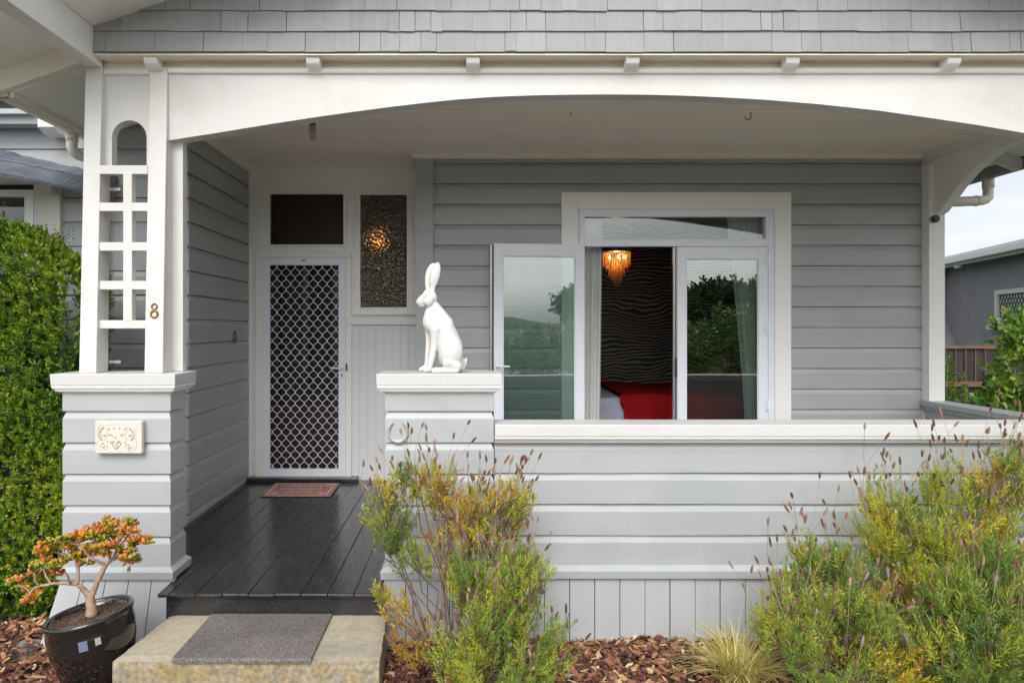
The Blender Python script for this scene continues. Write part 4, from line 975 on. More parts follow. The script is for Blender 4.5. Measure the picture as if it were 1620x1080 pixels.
bed = thing('bed', 'bed with pale lilac cover seen through the open french door', 'bed', (2.6, 7.8, .37))
def cloth(x0, x1, y0, y1, zt, zb, nx=40, amp=.025, seed=0, flare=0):
    m = MB(); A = []
    # top
    def w_(x, y): return .01*math.sin(x*7+seed)+.008*math.sin(y*9+x*4)
    m.strip([(x0+(x1-x0)*i/nx, y1, zt+w_(x0+(x1-x0)*i/nx, y1)) for i in range(nx+1)], [(x0+(x1-x0)*i/nx, y0+.05, zt+w_(x0+(x1-x0)*i/nx, y0)) for i in range(nx+1)])
    r0 = [(x0+(x1-x0)*i/nx, y0+.05, zt+w_(x0+(x1-x0)*i/nx, y0)) for i in range(nx+1)]
    r1 = [(x, y0+.012, zt-.02) for x, y, z in r0]; r2 = [(x, y0+amp*.3*math.sin(x*22+seed), zt-.07) for x, y, z in r0]; r3 = [(x, y0-flare+amp*math.sin(x*22+seed)+amp*.5*math.sin(x*47), zb+.004*math.sin(x*60)) for x, y, z in r0]
    for a, b_ in ((r0, r1), (r1, r2), (r2, r3)): m.strip(a, b_)
    return m
m = cloth(1.15, 3.85, 6.95, 8.6, 1.10, .42, 70, .022, 1, .03)
# draped left side
e = [(1.38, 8.6-.05*i*.66, 1.10) for i in range(50)]
m.strip([(1.15, 6.95+1.65*i/30, 1.10) for i in range(31)], [(1.07+.03*math.sin(i*.9), 6.95+1.65*i/30, .42) for i in range(31)])
m.build('bed_cover', 'sheet', bed, smooth=True)
m = MB(); m.box((1.2, 7.03, .60), (3.8, 8.6, 1.075)); m.build('mattress', 'sheet', bed, bevel=.03)
m = MB()
for x in (1.3, 3.7):
    for y in (7.1, 8.5): m.box((x-.03, y-.03, .37), (x+.03, y+.03, .60))
m.build('leg', 'wood', bed)
m = cloth(1.52, 3.8, 6.905, 8.55, 1.117, .885, 60, .015, 2, .01)
m.v = [(x+(.07 if x < 1.53 and z < .9 else 0)+(.10*(y-6.9)/1.65 if x < 1.53 else 0), y, z) for x, y, z in m.v]
th_ = m.build('bed_throw', 'throw', smooth=True); tag(th_, 'red woven throw with a fringed edge across the bed', 'blanket')
m = MB(); rnd = random.Random(2)
for i in range(240):
    x = 1.60+i*.0091; m.tube([(x, 6.895+.015*math.sin(x*22+2)+.0075*math.sin(x*47)-.004, .888), (x+rnd.uniform(-.006, .006), 6.892+.015*math.sin(x*22+2), .862+rnd.uniform(-.006, .006))], .003, 4, cap=False)
m.build('fringe', 'throw', th_)

# chandelier
cxh_, cyh, czh = X(975.5, 7.4), 7.4, 0
ch = thing('chandelier', 'glowing amber crystal chandelier hanging in the bedroom', 'chandelier', (cxh_, 7.4, 2.3))
ztop = Z(399, 7.4)
m = MB(); m.tube([(cxh_, cyh, 3.1), (cxh_, cyh, ztop)], .006, 6); m.lathe([(.0, ztop+.02), (.135, ztop+.012), (.145, ztop), (.0, ztop-.004)][::-1], (cxh_, cyh, 0), 28); m.build('frame', 'bronze', ch)
m = MB(); rnd = random.Random(12)
for (rad, n, zt_, ln) in ((.145, 34, ztop-.005, .16), (.115, 28, ztop-.02, .17), (.085, 22, ztop-.07, .20), (.055, 16, ztop-.12, .21), (.025, 8, ztop-.16, .21)):
    for i in range(n):
        t = 2*math.pi*i/n+rad*9; l_ = ln*rnd.uniform(.85, 1.1); nb = int(l_/.013)
        for j in range(nb):
            r = .0048 if rnd.random() < .8 else .0065; m.ell((cxh_+rad*math.cos(t), cyh+rad*math.sin(t), zt_-j*.013), (r, r, r), u=5, v=4)
m.build('crystal_strands', 'amber', ch)
for i in range(3):
    m = MB(); t = R(200+i*70); m.ell((cxh_+.085*math.cos(t), cyh+.085*math.sin(t), ztop-.055), (.012, .012, .017), u=10, v=8); m.build('bulb', 'bulb', ch, smooth=True)
pl_ = bpy.data.lights.new('chandelier_light', 'POINT'); pl_.energy = 1.5; pl_.color = (1, .72, .38); pl_.shadow_soft_size = .03
po = bpy.data.objects.new('chandelier_light', pl_); COL.objects.link(po); po.parent = ch; po.location = (0, 0, ztop-.06-2.3)
# hall lamp glowing through the pebbled glass
hl = thing('hall_lamp', 'amber hall lamp glowing behind the pebbled side window', 'lamp', (X(603, 7.3), 7.3, 2.6))
zz = Z(385, 7.3)
m = MB(); m.tube([(X(603, 7.3), 7.3, 3.28), (X(603, 7.3), 7.3, zz+.12)], .006, 6); m.build('cord', 'bronze', hl)
m = MB(); m.ell((X(603, 7.3), 7.3, zz), (.03, .03, .06)); m.build('lamp_shade', 'halllamp', hl, smooth=True)

# ------------------------------------------------------------------ plants
def arr(mb_name): pass
def leafmesh(name, quads, tints, m_, parent=None, origin=None):
    """quads: (n,4,3) array -> one mesh, tint per face"""
    q = np.asarray(quads, dtype=np.float32).reshape(-1, 4, 3); n = len(q)
    o = np.array(wloc(parent)) if parent is not None else (np.array(origin) if origin is not None else np.array([(q[..., 0].min()+q[..., 0].max())/2, (q[..., 1].min()+q[..., 1].max())/2, q[..., 2].min()]))
    q = q-o
    me = bpy.data.meshes.new(name); me.vertices.add(n*4); me.vertices.foreach_set('co', q.ravel().astype(np.float32))
    me.loops.add(n*4); me.loops.foreach_set('vertex_index', np.arange(n*4, dtype=np.int32))
    me.polygons.add(n); me.polygons.foreach_set('loop_start', np.arange(0, n*4, 4, dtype=np.int32)); me.polygons.foreach_set('loop_total', np.full(n, 4, dtype=np.int32))
    me.materials.append(M[m_]); me.update(calc_edges=True)
    at = me.attributes.new('tint', 'FLOAT', 'FACE'); at.data.foreach_set('value', np.asarray(tints, dtype=np.float32))
    ob = bpy.data.objects.new(name, me); COL.objects.link(ob)
    if parent is not None: ob.parent = parent
    else: ob.location = o
    return ob

rng = np.random.default_rng(5)
def unit(v): return v/np.maximum(np.linalg.norm(v, axis=-1, keepdims=True), 1e-9)
def leaves_on(base, axis, length, width, droop=0.0, bend=None):
    """diamond leaves: base (n,3), axis (n,3) unit, length (n), width (n) -> quads"""
    n = len(base); r = unit(np.cross(axis, rng.normal(size=(n, 3)))) if bend is None else bend
    L_ = length[:, None]; W_ = width[:, None]
    tip = base+axis*L_; tip[:, 2] -= droop*length; mid = base+axis*L_*.5
    return np.stack([base, mid+r*W_*.5, tip, mid-r*W_*.5], axis=1)

def sprigs(starts, dirs, L_len, per, leaf_len, leaf_w, ang=55, tintf=None, jit=.15):
    """leafy shoots; starts (n,3), dirs (n,3)"""
    n = len(starts); Q = []; T = []
    u = unit(np.cross(dirs, rng.normal(size=(n, 3)))); v = np.cross(dirs, u)
    base_t = tintf(n) if tintf else rng.random(n)
    for k in range(per):
        s = (k+.5)/per
        for side in range(2):
            phi = (k*1.57+side*math.pi)+rng.normal(size=n)*.25
            rad = u*np.cos(phi)[:, None]+v*np.sin(phi)[:, None]
            a = R(ang)*(1-.55*s); ax = unit(dirs*math.cos(a)+rad*math.sin(a)+rng.normal(size=(n, 3))*.12)
            b_ = starts+dirs*(L_len*s)[:, None] if isinstance(L_len, np.ndarray) else starts+dirs*L_len*s
            ll = leaf_len*(1-.35*s)*rng.uniform(.75, 1.2, n)
            bd = unit(np.cross(ax, dirs)+rng.normal(size=(n, 3))*.3)
            Q.append(leaves_on(b_, ax, ll, np.full(n, leaf_w)*rng.uniform(.8, 1.2, n), bend=bd)); T.append(np.clip(base_t+rng.normal(size=n)*jit, 0, 1))
    return np.concatenate(Q), np.concatenate(T)

# hedge
hx0, hx1, hy0, hy1, hz1 = -3.55, -2.43, 4.16, 4.52, 2.47
hedge = thing('hedge', 'tall clipped box hedge against the left wing of the house', 'hedge', (-2.9, 4.5, 0))
def hedge_surface(n):
    # front, right side and top, with rounded top and lumps
    k = rng.random(n); p = np.zeros((n, 3)); nr = np.zeros((n, 3))
    fr = k < .60; rt = (k >= .60) & (k < .88); tp = k >= .88
    a = rng.random(n); b_ = rng.random(n)
    p[fr] = np.stack([hx0+(hx1-hx0)*a[fr], np.full(fr.sum(), hy0), hz1*b_[fr]], 1); nr[fr] = (0, -1, 0)
    p[rt] = np.stack([np.full(rt.sum(), hx1), hy0+(hy1-hy0)*a[rt], hz1*b_[rt]], 1); nr[rt] = (1, 0, 0)
    p[tp] = np.stack([hx0+(hx1-hx0)*a[tp], hy0+(hy1-hy0)*b_[tp], np.full(tp.sum(), hz1)], 1); nr[tp] = (0, 0, 1)
    # round the shoulder
    d = np.clip((p[:, 2]-(hz1-.45))/.45, 0, 1); right = np.clip((p[:, 0]-(hx1-.5))/.5, 0, 1)
    p[:, 0] -= .16*d**2*right; p[:, 2] -= .26*right**1.6*d+.24*np.clip((-2.85-p[:, 0])/.6, 0, 1)**1.3*d; nr[:, 2] += d*.5
    lump = .035*np.sin(p[:, 0]*6.1+p[:, 2]*2.0)+.03*np.sin(p[:, 2]*7.7+p[:, 0]*3)+.025*np.sin(p[:, 1]*9+p[:, 2]*4)
    low = np.clip((.5-p[:, 2])/.5, 0, 1); p[:, 0] -= low*.18*(p[:, 0] > hx1-.5)
    p += nr*(lump[:, None]); return p, unit(nr)
p, nr = hedge_surface(7800)
p -= nr*np.abs(rng.normal(size=(len(p), 1)))*.05
dr = unit(nr*.75+np.array([0, 0, .75])+rng.normal(size=p.shape)*.42)
ctr = .5*np.sin(p[:, 0]*5+p[:, 2]*3.1)+.5*np.sin(p[:, 2]*4.3-p[:, 0]*2)
ti = np.clip(.50+.17*ctr+rng.normal(size=len(p))*.16, 0, 1)
Q, T = sprigs(p, dr, .075, 7, .027, .0145, 60, lambda n: ti, .10)
Q0, T0 = Q, T
n = 34; ps = np.stack([rng.uniform(hx0+.2, hx1-.05, n), rng.uniform(hy0, hy0+.3, n), np.full(n, hz1-.06)], 1)
ps[:, 2] -= np.clip((ps[:, 0]-(hx1-.5))/.5, 0, 1)*.24+.20*np.clip((-2.85-ps[:, 0])/.6, 0, 1)
Q, T = sprigs(ps, unit(np.stack([rng.normal(size=n)*.12, rng.normal(size=n)*.12, np.ones(n)], 1)), rng.uniform(.08, .22, n), 9, .02, .011, 65, lambda k: rng.uniform(.4, .8, k), .1)
leafmesh('foliage', np.concatenate([Q0, Q]), np.concatenate([T0, T]), 'hedgeleaf', hedge)
m = MB(); gx, gz = 14, 24
m.hexa([(hx0, hy0+.10, .1), (hx1-.24, hy0+.10, .1), (hx1-.24, hy1, .1), (hx0, hy1, .1), (hx0, hy0+.12, hz1-.34), (hx1-.30, hy0+.12, hz1-.34), (hx1-.30, hy1, hz1-.34), (hx0, hy1, hz1-.34)]); m.build('dark_core', 'hedgecore', hedge)  # solid block painted dark as the hedge's shaded inside, stops see-through
m = MB()
for i in range(7): x = hx0+.15+i*.16; m.tube([(x, 4.45, 0), (x+.02, 4.45, .3)], .015, 6)
m.build('trunk', 'twig', hedge)

# lavender
def lavender(lab, base, ells, n_spr, tint_mu, tint_sd, n_spk, spk_up, seed, leaf=(.036, .0066), woody=.5, spk_len=.22, lower_orange=0, spk_bias=None, shoot=.11, per=11, extra=0):
    global rng
    rng = np.random.default_rng(seed); rd = random.Random(seed)
    t = thing('lavender_bush', lab, 'lavender bush', (base[0], base[1], 0), 'lavender bushes in front of the porch')
    S_ = []; D_ = []; TT = []; ends = []
    B0 = np.array([base[0], base[1], 0.0])
    tot = sum(e[2] for e in ells)
    for (c, r, wt, tm) in ells:
        n = int(n_spr*wt/tot); c = np.array(c); r = np.array(r)
        K = max(3, n//13); cd = unit(rng.normal(size=(K, 3))); cr_ = rng.random(K)**.36; cc_ = cd*cr_[:, None]
        idx = rng.integers(0, K, n); q_ = cc_[idx]+rng.normal(size=(n, 3))*np.minimum(.30, .040/np.maximum(r, .03)); rad = np.minimum(np.linalg.norm(q_, axis=1), 1.25); d = unit(q_)
        p = c+d*r*rad[:, None]; p[:, 2] = np.maximum(p[:, 2], .03)
        out = unit((p-B0)/np.array([1, 1, .8])+np.array([0, 0, .25]))
        dd = unit(out*.7+d*.5+np.array([0, -.05, .55])+rng.normal(size=(n, 3))*.30)
        S_.append(p-dd*shoot*.6); D_.append(dd)
        TT.append(np.clip(tm+tint_mu+rng.normal(size=K)[idx]*tint_sd+rng.normal(size=n)*tint_sd*.4+lower_orange*(1-rad)*.6, 0, 1)); ends.append(p)
    S_ = np.concatenate(S_); D_ = np.concatenate(D_); TT = np.concatenate(TT); ends = np.concatenate(ends)
    Q, T = sprigs(S_, D_, rng.uniform(.7, 1.25, len(S_))*shoot, per, leaf[0], leaf[1], 58, lambda n: TT, .09)
    leafmesh('foliage', Q, T, 'lavleaf', t)
    # woody framework: limbs to hubs below each clump, twigs from the hubs to the shoots
    m = MB(); nE = np.concatenate([np.full(int(n_spr*e[2]/tot), j) for j, e in enumerate(ells)])
    hubs = []
    for (c, r, wt, tm) in ells:
        hh = []
        for k in range(max(2, int(wt/2.2))):
            h_ = Vector((c[0]+rd.uniform(-.65, .65)*r[0], c[1]+rd.uniform(-.5, .5)*r[1], max(.04, c[2]-r[2]*rd.uniform(.2, .75)))); hh.append(h_)
            b0 = Vector((base[0]+rd.uniform(-.07, .07), base[1]+rd.uniform(-.05, .05), -.02)); v = h_-b0; pts = [b0]
            for q in (.25, .5, .75): pts.append(b0+v*q+Vector((rd.gauss(0, .028), rd.gauss(0, .02), rd.gauss(0, .02)+.02)))
            m.tube(pts+[h_], [.0065, .0052, .0042, .0035, .0028], 5, cap=False)
        hubs.append(hh)
    for i in rng.choice(len(S_), int(len(S_)*min(1, woody*1.3)), replace=False):
        e = Vector(S_[i]); h_ = min(hubs[nE[i]], key=lambda q: (q-e).length); v = e-h_
        m.tube([h_, h_+v*.45+Vector((rd.gauss(0, .014), rd.gauss(0, .012), rd.gauss(0, .014))), e, Vector(S_[i]+D_[i]*shoot*.8)], [.0024, .0019, .0015, .0009], 4, cap=False)
    m.build('woody_stems', 'twig', t)
    # flower spikes: each a part of its own
    mx_ = MB()
    for k in range(n_spk+extra):
        for tr in range(50):
            i = rd.randrange(len(ends)); p = Vector(ends[i])
            if spk_bias is None or spk_bias(p, rd): break
        d = Vector(D_[i]); up = (d*.6+Vector((rd.gauss(0, .22), rd.gauss(-.05, .2), spk_up))).normalized(); ln = spk_len*rd.uniform(.5, 1.6)
        side_ = Vector((rd.gauss(0, 1), rd.gauss(0, 1), 0))*ln*.10
        p1 = p+up*ln*.5+side_; p2 = p+up*ln; 
        hd_ = (p2-p1).normalized(); hl_ = rd.uniform(.026, .052)
        m = MB() if k < n_spk else mx_
        m.m = 0; m.tube([p-up*.03, p.lerp(p1, .5)+side_*.3, p1, p2], .0011, 4, cap=False)
        m.m = 1; m.tint = rd.random()**1.2
        a = hd_.orthogonal().normalized(); b_ = hd_.cross(a); cvd = a*rd.uniform(-.25, .25)
        nr_ = 11; vs = []; fs = []
        for q in range(nr_):
            s = q/(nr_-1); r = .0072*(math.sin(math.pi*min(1, s*.93+.07))**.5)*(1.0 if q % 2 else .68)+.0004
            cc = p2+hd_*hl_*s+cvd*hl_*s*s
            for j in range(6): tt = j*math.pi/3+q*.5; vs.append(cc+(a*math.cos(tt)+b_*math.sin(tt))*r)
        for q in range(nr_-1):
            for j in range(6): fs.append((q*6+j, q*6+(j+1) % 6, (q+1)*6+(j+1) % 6, (q+1)*6+j))
        m.add(vs, fs)
        if k < n_spk: m.build('flower_spike', ['lavstalk', 'lavhead'], t, tint=True)
    if extra: tag(mx_.build('flower_spikes', ['lavstalk', 'lavhead'], t, tint=True), kind='stuff')
    return t
def E(px0, px1, py0, py1, Y, dep, wt, tm=0):
    a, c = P(px0, py0, Y), P(px1, py1, Y); return (((a.x+c.x)/2, Y, (a.z+c.z)/2), (abs(c.x-a.x)/2, dep, abs(a.z-c.z)/2), wt, tm)
# 1 tall, yellowing, woody: separate leafy clumps on bare stems
lavender('tall straggly lavender bush with yellow leaves beside the short pillar', (-.10, 3.55),
         [E(572, 650, 745, 850, 3.50, .10, 8, -.12), E(600, 665, 810, 905, 3.5, .10, 5, -.15), E(660, 740, 735, 800, 3.55, .12, 6, .1), E(625, 680, 740, 780, 3.55, .1, 3, .02), E(735, 835, 740, 850, 3.55, .13, 11, .12),
          E(690, 790, 790, 860, 3.52, .12, 6, .16), E(640, 720, 850, 905, 3.5, .1, 3, .05), E(790, 835, 850, 915, 3.5, .1, 2, .1), E(585, 625, 930, 960, 3.45, .05, 1, 0), E(600, 700, 930, 1060, 3.4, .12, 5, .34), E(680, 800, 830, 930, 3.56, .12, 9, .36), E(650, 790, 760, 850, 3.6, .08, 4, .25)],
         760, .62, .12, 97, .9, 11, extra=40, woody=.65, spk_len=.15, spk_bias=lambda p, r: p.z > .72 or r.random() < .12, shoot=.085, per=10)
# 2 low green in front
lavender('low bright green lavender bush in front of the yellow one', (.10, 3.22),
         [E(650, 900, 960, 1090, 3.2, .26, 12), E(690, 830, 900, 1010, 3.25, .2, 6), E(770, 880, 870, 980, 3.3, .16, 5, .03), E(760, 840, 890, 960, 3.35, .12, 2, .08)],
         900, .45, .12, 97, .9, 12, extra=40, woody=.25, spk_len=.16, shoot=.10, per=12)
# 3 right, low front
lavender('spreading lavender bush with yellow green leaves behind the pale grass tuft', (1.66, 3.28),
         [E(1190, 1460, 960, 1090, 3.22, .26, 12, .05), E(1230, 1400, 890, 1000, 3.28, .2, 7, 0), E(1250, 1370, 850, 930, 3.35, .12, 3, -.05), E(1200, 1300, 925, 1040, 3.25, .15, 4, .05)],
         950, .47, .13, 97, .75, 13, extra=50, woody=.3, spk_len=.20, shoot=.11, per=12, lower_orange=.3)
# 4 right, big
lavender('biggest lavender bush rising to the rail with many brown flower heads', (2.55, 3.52),
         [E(1380, 1680, 780, 960, 3.52, .24, 16, .10), E(1340, 1470, 765, 890, 3.5, .15, 8, .0), E(1380, 1500, 860, 1000, 3.4, .18, 7, .0), E(1440, 1700, 720, 820, 3.55, .16, 9, .02), E(1400, 1700, 900, 1080, 3.45, .25, 10, 0), E(1520, 1700, 690, 760, 3.55, .14, 4, -.05)],
         1900, .50, .13, 98, 1.0, 14, woody=.22, spk_len=.19, shoot=.10, per=12, lower_orange=.45, extra=110, spk_bias=lambda p, r: p.z > .85 or r.random() < .25)
# 5 right bottom green
lavender('feathery dark green lavender bush at the lower right corner', (2.25, 3.05),
         [E(1400, 1650, 930, 1090, 3.02, .2, 12), E(1480, 1680, 880, 1000, 3.08, .14, 6)],
         650, .38, .10, 60, .8, 15, woody=.2, spk_len=.18, leaf=(.042, .0060), shoot=.13, per=14)

# pale grass tuft
gt = thing('grass_tuft', 'pale yellow grass tuft at the foot of the skirting boards', 'grass tuft', (X(1172, 3.4), 3.4, 0))
Q = []; T = []; rd = random.Random(8)
for i in range(420):
    a = rd.uniform(0, 2*math.pi); b0 = np.array([X(1172, 3.4)+rd.gauss(0, .035), 3.4+rd.gauss(0, .03), -.01]); L_ = rd.uniform(.24, .50); tl = rd.uniform(.45, 1.1)
    hor = np.array([math.cos(a), math.sin(a)*.8, 0]); wv = np.array([-math.sin(a), math.cos(a), 0])*.0046; pv_ = b0; tn = rd.random()
    for s in range(6):
        s1 = (s+1)/6; q = b0+hor*L_*tl*s1**1.4+np.array([0, 0, L_*(s1*.95-.55*tl*s1**2.4)]); w0 = wv*(1-s/6.5); w1 = wv*(1-(s+1)/6.5)
        Q.append([pv_-w0, pv_+w0, q+w1, q-w1]); T.append(tn); pv_ = q
leafmesh('blades', np.array(Q), T, 'sedge', gt)

# bark mulch
rd = random.Random(31); m = MB()
def chips(n, x0, x1, y0, y1, zb=0.0, smax=1):
    for i in range(n):
        x, y = rd.uniform(x0, x1), rd.uniform(y0, y1); ln = rd.uniform(.010, .034)*smax; wd = ln*rd.uniform(.3, .7); th = rd.uniform(.0015, .005)
        e = Euler((rd.gauss(0, .35), rd.gauss(0, .35), rd.uniform(0, 6.28))).to_matrix(); c = Vector((x, y, zb+rd.random()**1.5*.030+.012*math.sin(x*7+y*5)))
        k = [(-1, -.6*rd.uniform(.4, 1)), (.3, -1), (1, -.5*rd.random()), (.8, .7), (-.4, 1), (-1, .5*rd.random())]
        m.tint = rd.random(); lo = [e @ Vector((a*ln, b_*wd, 0))+c for a, b_ in k]; hi = [e @ Vector((a*ln*.92, b_*wd*.9, th))+c for a, b_ in k]
        m.add(lo+hi, [list(range(6))[::-1], list(range(6, 12))]+[(j, (j+1) % 6, (j+1) % 6+6, j+6) for j in range(6)])
chips(5200, -3.6, -1.55, 2.9, 4.2); chips(5200, -.45, 2.3, 3.05, 3.90); chips(1400, 2.3, 3.6, 3.0, 3.9)
chips(700, -.1, 1.5, 3.65, 3.89, .015, 1.1)
tag(m.build('bark_mulch', 'bark', tint=True), 'brown bark chip mulch covering the garden beds', 'mulch', kind='stuff')
m = MB(); c = P(45, 1015, 3.85); m.ell((c.x, c.y, -.02), (.12, .09, .055), u=14, v=8); rdd = random.Random(1)
m.v = [(x+rdd.uniform(-.004, .004), y, z+rdd.uniform(-.004, .004)) for x, y, z in m.v]
tag(m.build('rock', 'rock', smooth=True), 'flat grey stone lying in the bark mulch by the hedge', 'rock')

# ------------------------------------------------------------------ glazed pot with jade plant
px_, py_ = X(158, 3.42), 3.42
pot = thing('plant_pot', 'glossy black glazed pot tilted on the mulch beside the step', 'plant pot', (px_, py_, 0))
tilt = Matrix.Rotation(R(-9.5), 3, 'Y')
def potlathe(pr, k=48):
    m = MB(); m.lathe(pr, (px_+.008, py_, .0), k, tilt); m.v = [(x, y, max(z, -.02)) for x, y, z in m.v]; return m
m = potlathe([(.0, .02), (.135, .02), (.150, .05), (.178, .14), (.199, .24), (.201, .31), (.199, .352), (.203, .362), (.206, .374), (.201, .384), (.191, .384), (.186, .374), (.185, .345), (.0, .335)])
m.build('pot_body', 'black', pot, smooth=True)
m = MB(); rd = random.Random(6); 
m.lathe([(.0, .352), (.08, .356), (.15, .350), (.184, .346)], (px_+.008, py_, 0), 40, tilt)
for i in range(900):
    r_ = .178*math.sqrt(rd.random()); t = rd.uniform(0, 6.28); s = rd.uniform(.002, .006); c = tilt @ Vector((r_*math.cos(t), r_*math.sin(t), .354+rd.random()*.004))+Vector((px_+.008, py_, 0)); m.ell(c, (s, s*.8, s*.6), u=5, v=4)
m.build('potting_soil', 'soil', pot)
# two stickers curved on the glaze
def sticker(ang0, ang1, z0, z1, r0, r1, mt_):
    m = MB(); A = []; Bq = []
    for i in range(7):
        a = R(ang0+(ang1-ang0)*i/6); A.append(tilt @ Vector((r0*math.cos(a), r0*math.sin(a), z0))+Vector((px_+.008, py_, 0))); Bq.append(tilt @ Vector((r1*math.cos(a), r1*math.sin(a), z1))+Vector((px_+.008, py_, 0)))
    m.strip(A, Bq); m.build('sticker', mt_, pot)
sticker(-77, -66, .262, .310, .2030, .2035, 'stickerblue'); sticker(-57, -50, .272, .306, .2035, .2035, 'stickerwhite')

jade = thing('jade_plant', 'jade plant with red tipped leaves growing in the black pot', 'jade plant', (px_, py_, .36))
YJ = 3.42
def J(zx, zy, d=0): p = P(zx/3.723, 790+zy/3.723, YJ+d); return p
m = MB()
def br(pts, rs):
    q = []; r2 = []
    for i in range(len(pts)-1):
        for j in range(4): t = j/4; q.append(J(*pts[i]).lerp(J(*pts[i+1]), t)+Vector((random.uniform(-.002, .002), 0, random.uniform(-.002, .002)))); r2.append(rs[i]*(1-t)+rs[i+1]*t)
    q.append(J(*pts[-1])); r2.append(rs[-1]); m.tube(q, r2, 10)
br([(540, 680, 0), (538, 640, 0), (532, 600, 0), (528, 545, 0)], [.030, .0245, .021, .019])
br([(530, 570, 0), (490, 525, -.01), (450, 495, -.02), (380, 490, -.04), (300, 495, -.05), (210, 515, -.06), (180, 545, -.06), (165, 575, -.06)], [.016, .0125, .010, .008, .007, .006, .0055, .004])
br([(455, 500, -.02), (458, 450, -.01), (460, 400, 0), (445, 345, .02), (380, 325, .02), (320, 310, .03)], [.010, .009, .0085, .0075, .006, .004])
br([(415, 490, -.04), (400, 460, -.06), (385, 425, -.07)], [.006, .005, .004])
br([(300, 495, -.05), (270, 450, -.04), (255, 405, -.03)], [.005, .0045, .003]); br([(230, 510, -.06), (205, 470, -.07), (200, 430, -.07)], [.0045, .004, .003])
br([(180, 545, -.06), (140, 515, -.06), (105, 500, -.07)], [.0045, .004, .003])
br([(535, 580, 0), (555, 530, .01), (570, 490, .01), (600, 430, .02), (622, 385, .02)], [.0165, .0145, .014, .013, .012])
br([(622, 385, .02), (580, 365, .0), (540, 350, -.01), (500, 300, -.02), (470, 265, -.02), (420, 262, -.02)], [.009, .008, .0075, .006, .005, .004])
br([(622, 385, .02), (655, 355, .02), (690, 345, .03), (760, 360, .03), (790, 372, .03)], [.010, .009, .008, .005, .003])
br([(650, 360, .02), (645, 315, .0), (632, 285, -.01), (640, 230, -.01)], [.008, .007, .006, .004]); br([(665, 350, .02), (690, 290, .03), (730, 240, .04), (780, 180, .04)], [.008, .007, .005, .004])
br([(690, 345, .03), (720, 300, .05), (790, 270, .06), (840, 255, .06)], [.006, .005, .004, .003]); br([(345, 318, .03), (350, 280, .02), (310, 270, .02)], [.004, .004, .003])
br([(380, 300, .02), (378, 262, 0), (400, 240, 0)], [.004, .004, .003]); br([(540, 350, -.01), (560, 290, .02), (560, 220, .03)], [.006, .005, .003])
m.build('trunk', 'jadebark', jade, smooth=True)
cl = [(780, 150), (745, 165), (700, 160), (660, 170), (640, 150), (600, 190), (560, 175), (530, 195), (520, 235), (560, 235), (600, 245), (640, 215), (690, 215), (740, 205), (775, 195), (440, 220), (480, 215), (400, 240), (360, 250), (430, 265),
      (300, 265), (255, 290), (280, 310), (240, 320), (840, 250), (815, 265), (780, 250), (860, 262), (740, 320), (710, 300), (770, 315), (760, 365), (790, 372), (735, 350), (480, 370), (510, 385), (470, 340), (455, 305), (490, 320), (340, 395), (310, 405), (350, 370), (385, 375), (330, 440), (300, 425), (215, 400), (240, 440), (200, 430), (190, 460), (255, 375), (265, 340), (110, 500), (90, 495), (150, 530), (180, 590), (215, 570), (165, 600), (575, 290), (535, 280), (620, 290), (670, 265), (610, 320), (560, 330), (415, 300), (440, 330)]
m = MB(); rd = random.Random(17)
def jleaf(b0, ax, L_, W_, tn):
    ax = ax.normalized(); s_ = ax.cross(Vector((rd.gauss(0, 1), rd.gauss(0, 1), rd.gauss(0, 1)))).normalized(); n_ = ax.cross(s_)
    pr = [(0, .10), (.25, .42), (.5, .80), (.72, 1.0), (.9, .72), (1.0, .12)]; vs = []; fs = []
    for (u, w_) in pr:
        c = b0+ax*L_*u+n_*L_*.12*math.sin(u*2.4); ww_ = W_*.5*w_
        for j in range(6): t = j*math.pi/3; vs.append(c+s_*ww_*math.cos(t)+n_*ww_*.30*math.sin(t))
    for q in range(5):
        m.tint = min(1, max(0, tn+(.35 if q >= 3 else 0)))
        m.add([], [])
        for j in range(6): fs.append((q*6+j, q*6+(j+1) % 6, (q+1)*6+(j+1) % 6, (q+1)*6+j))
    o = len(m.v); m.v += [tuple(v) for v in vs]
    for i, f in enumerate(fs): m.f.append([k+o for k in f]); m.mi.append(0); m.t.append(min(1, max(0, tn+(.32 if i >= 18 else 0))))
for (zx, zy) in cl:
    for rep in range(2):
        c = J(zx+rd.uniform(-14, 14), zy+rd.uniform(-12, 12), rd.uniform(-.07, .07)); up = Vector((rd.gauss(0, .35), rd.gauss(-.25, .35), .9)).normalized(); a = up.orthogonal().normalized(); b_ = up.cross(a); tn0 = rd.choice([.02, .12, .25, .4, .5, .6, .7])
        for k in range(7):
            t = k*2.4+rd.random(); op = .35+.12*k if k < 5 else 1.1; d = up*math.cos(op)+(a*math.cos(t)+b_*math.sin(t))*math.sin(op)
            L_ = rd.uniform(.030, .044); jleaf(c+d*.003, d, L_, L_*.64, tn0+rd.gauss(0, .12))
for (zx, zy) in ((765, 395), (235, 570), (300, 460), (265, 345), (330, 455)): jleaf(J(zx, zy-10, -.03), Vector((rd.gauss(0, .3), -.2, -1)), .034, .022, .1)
m.build('foliage', 'jadeleaf', jade, smooth=True, tint=True)

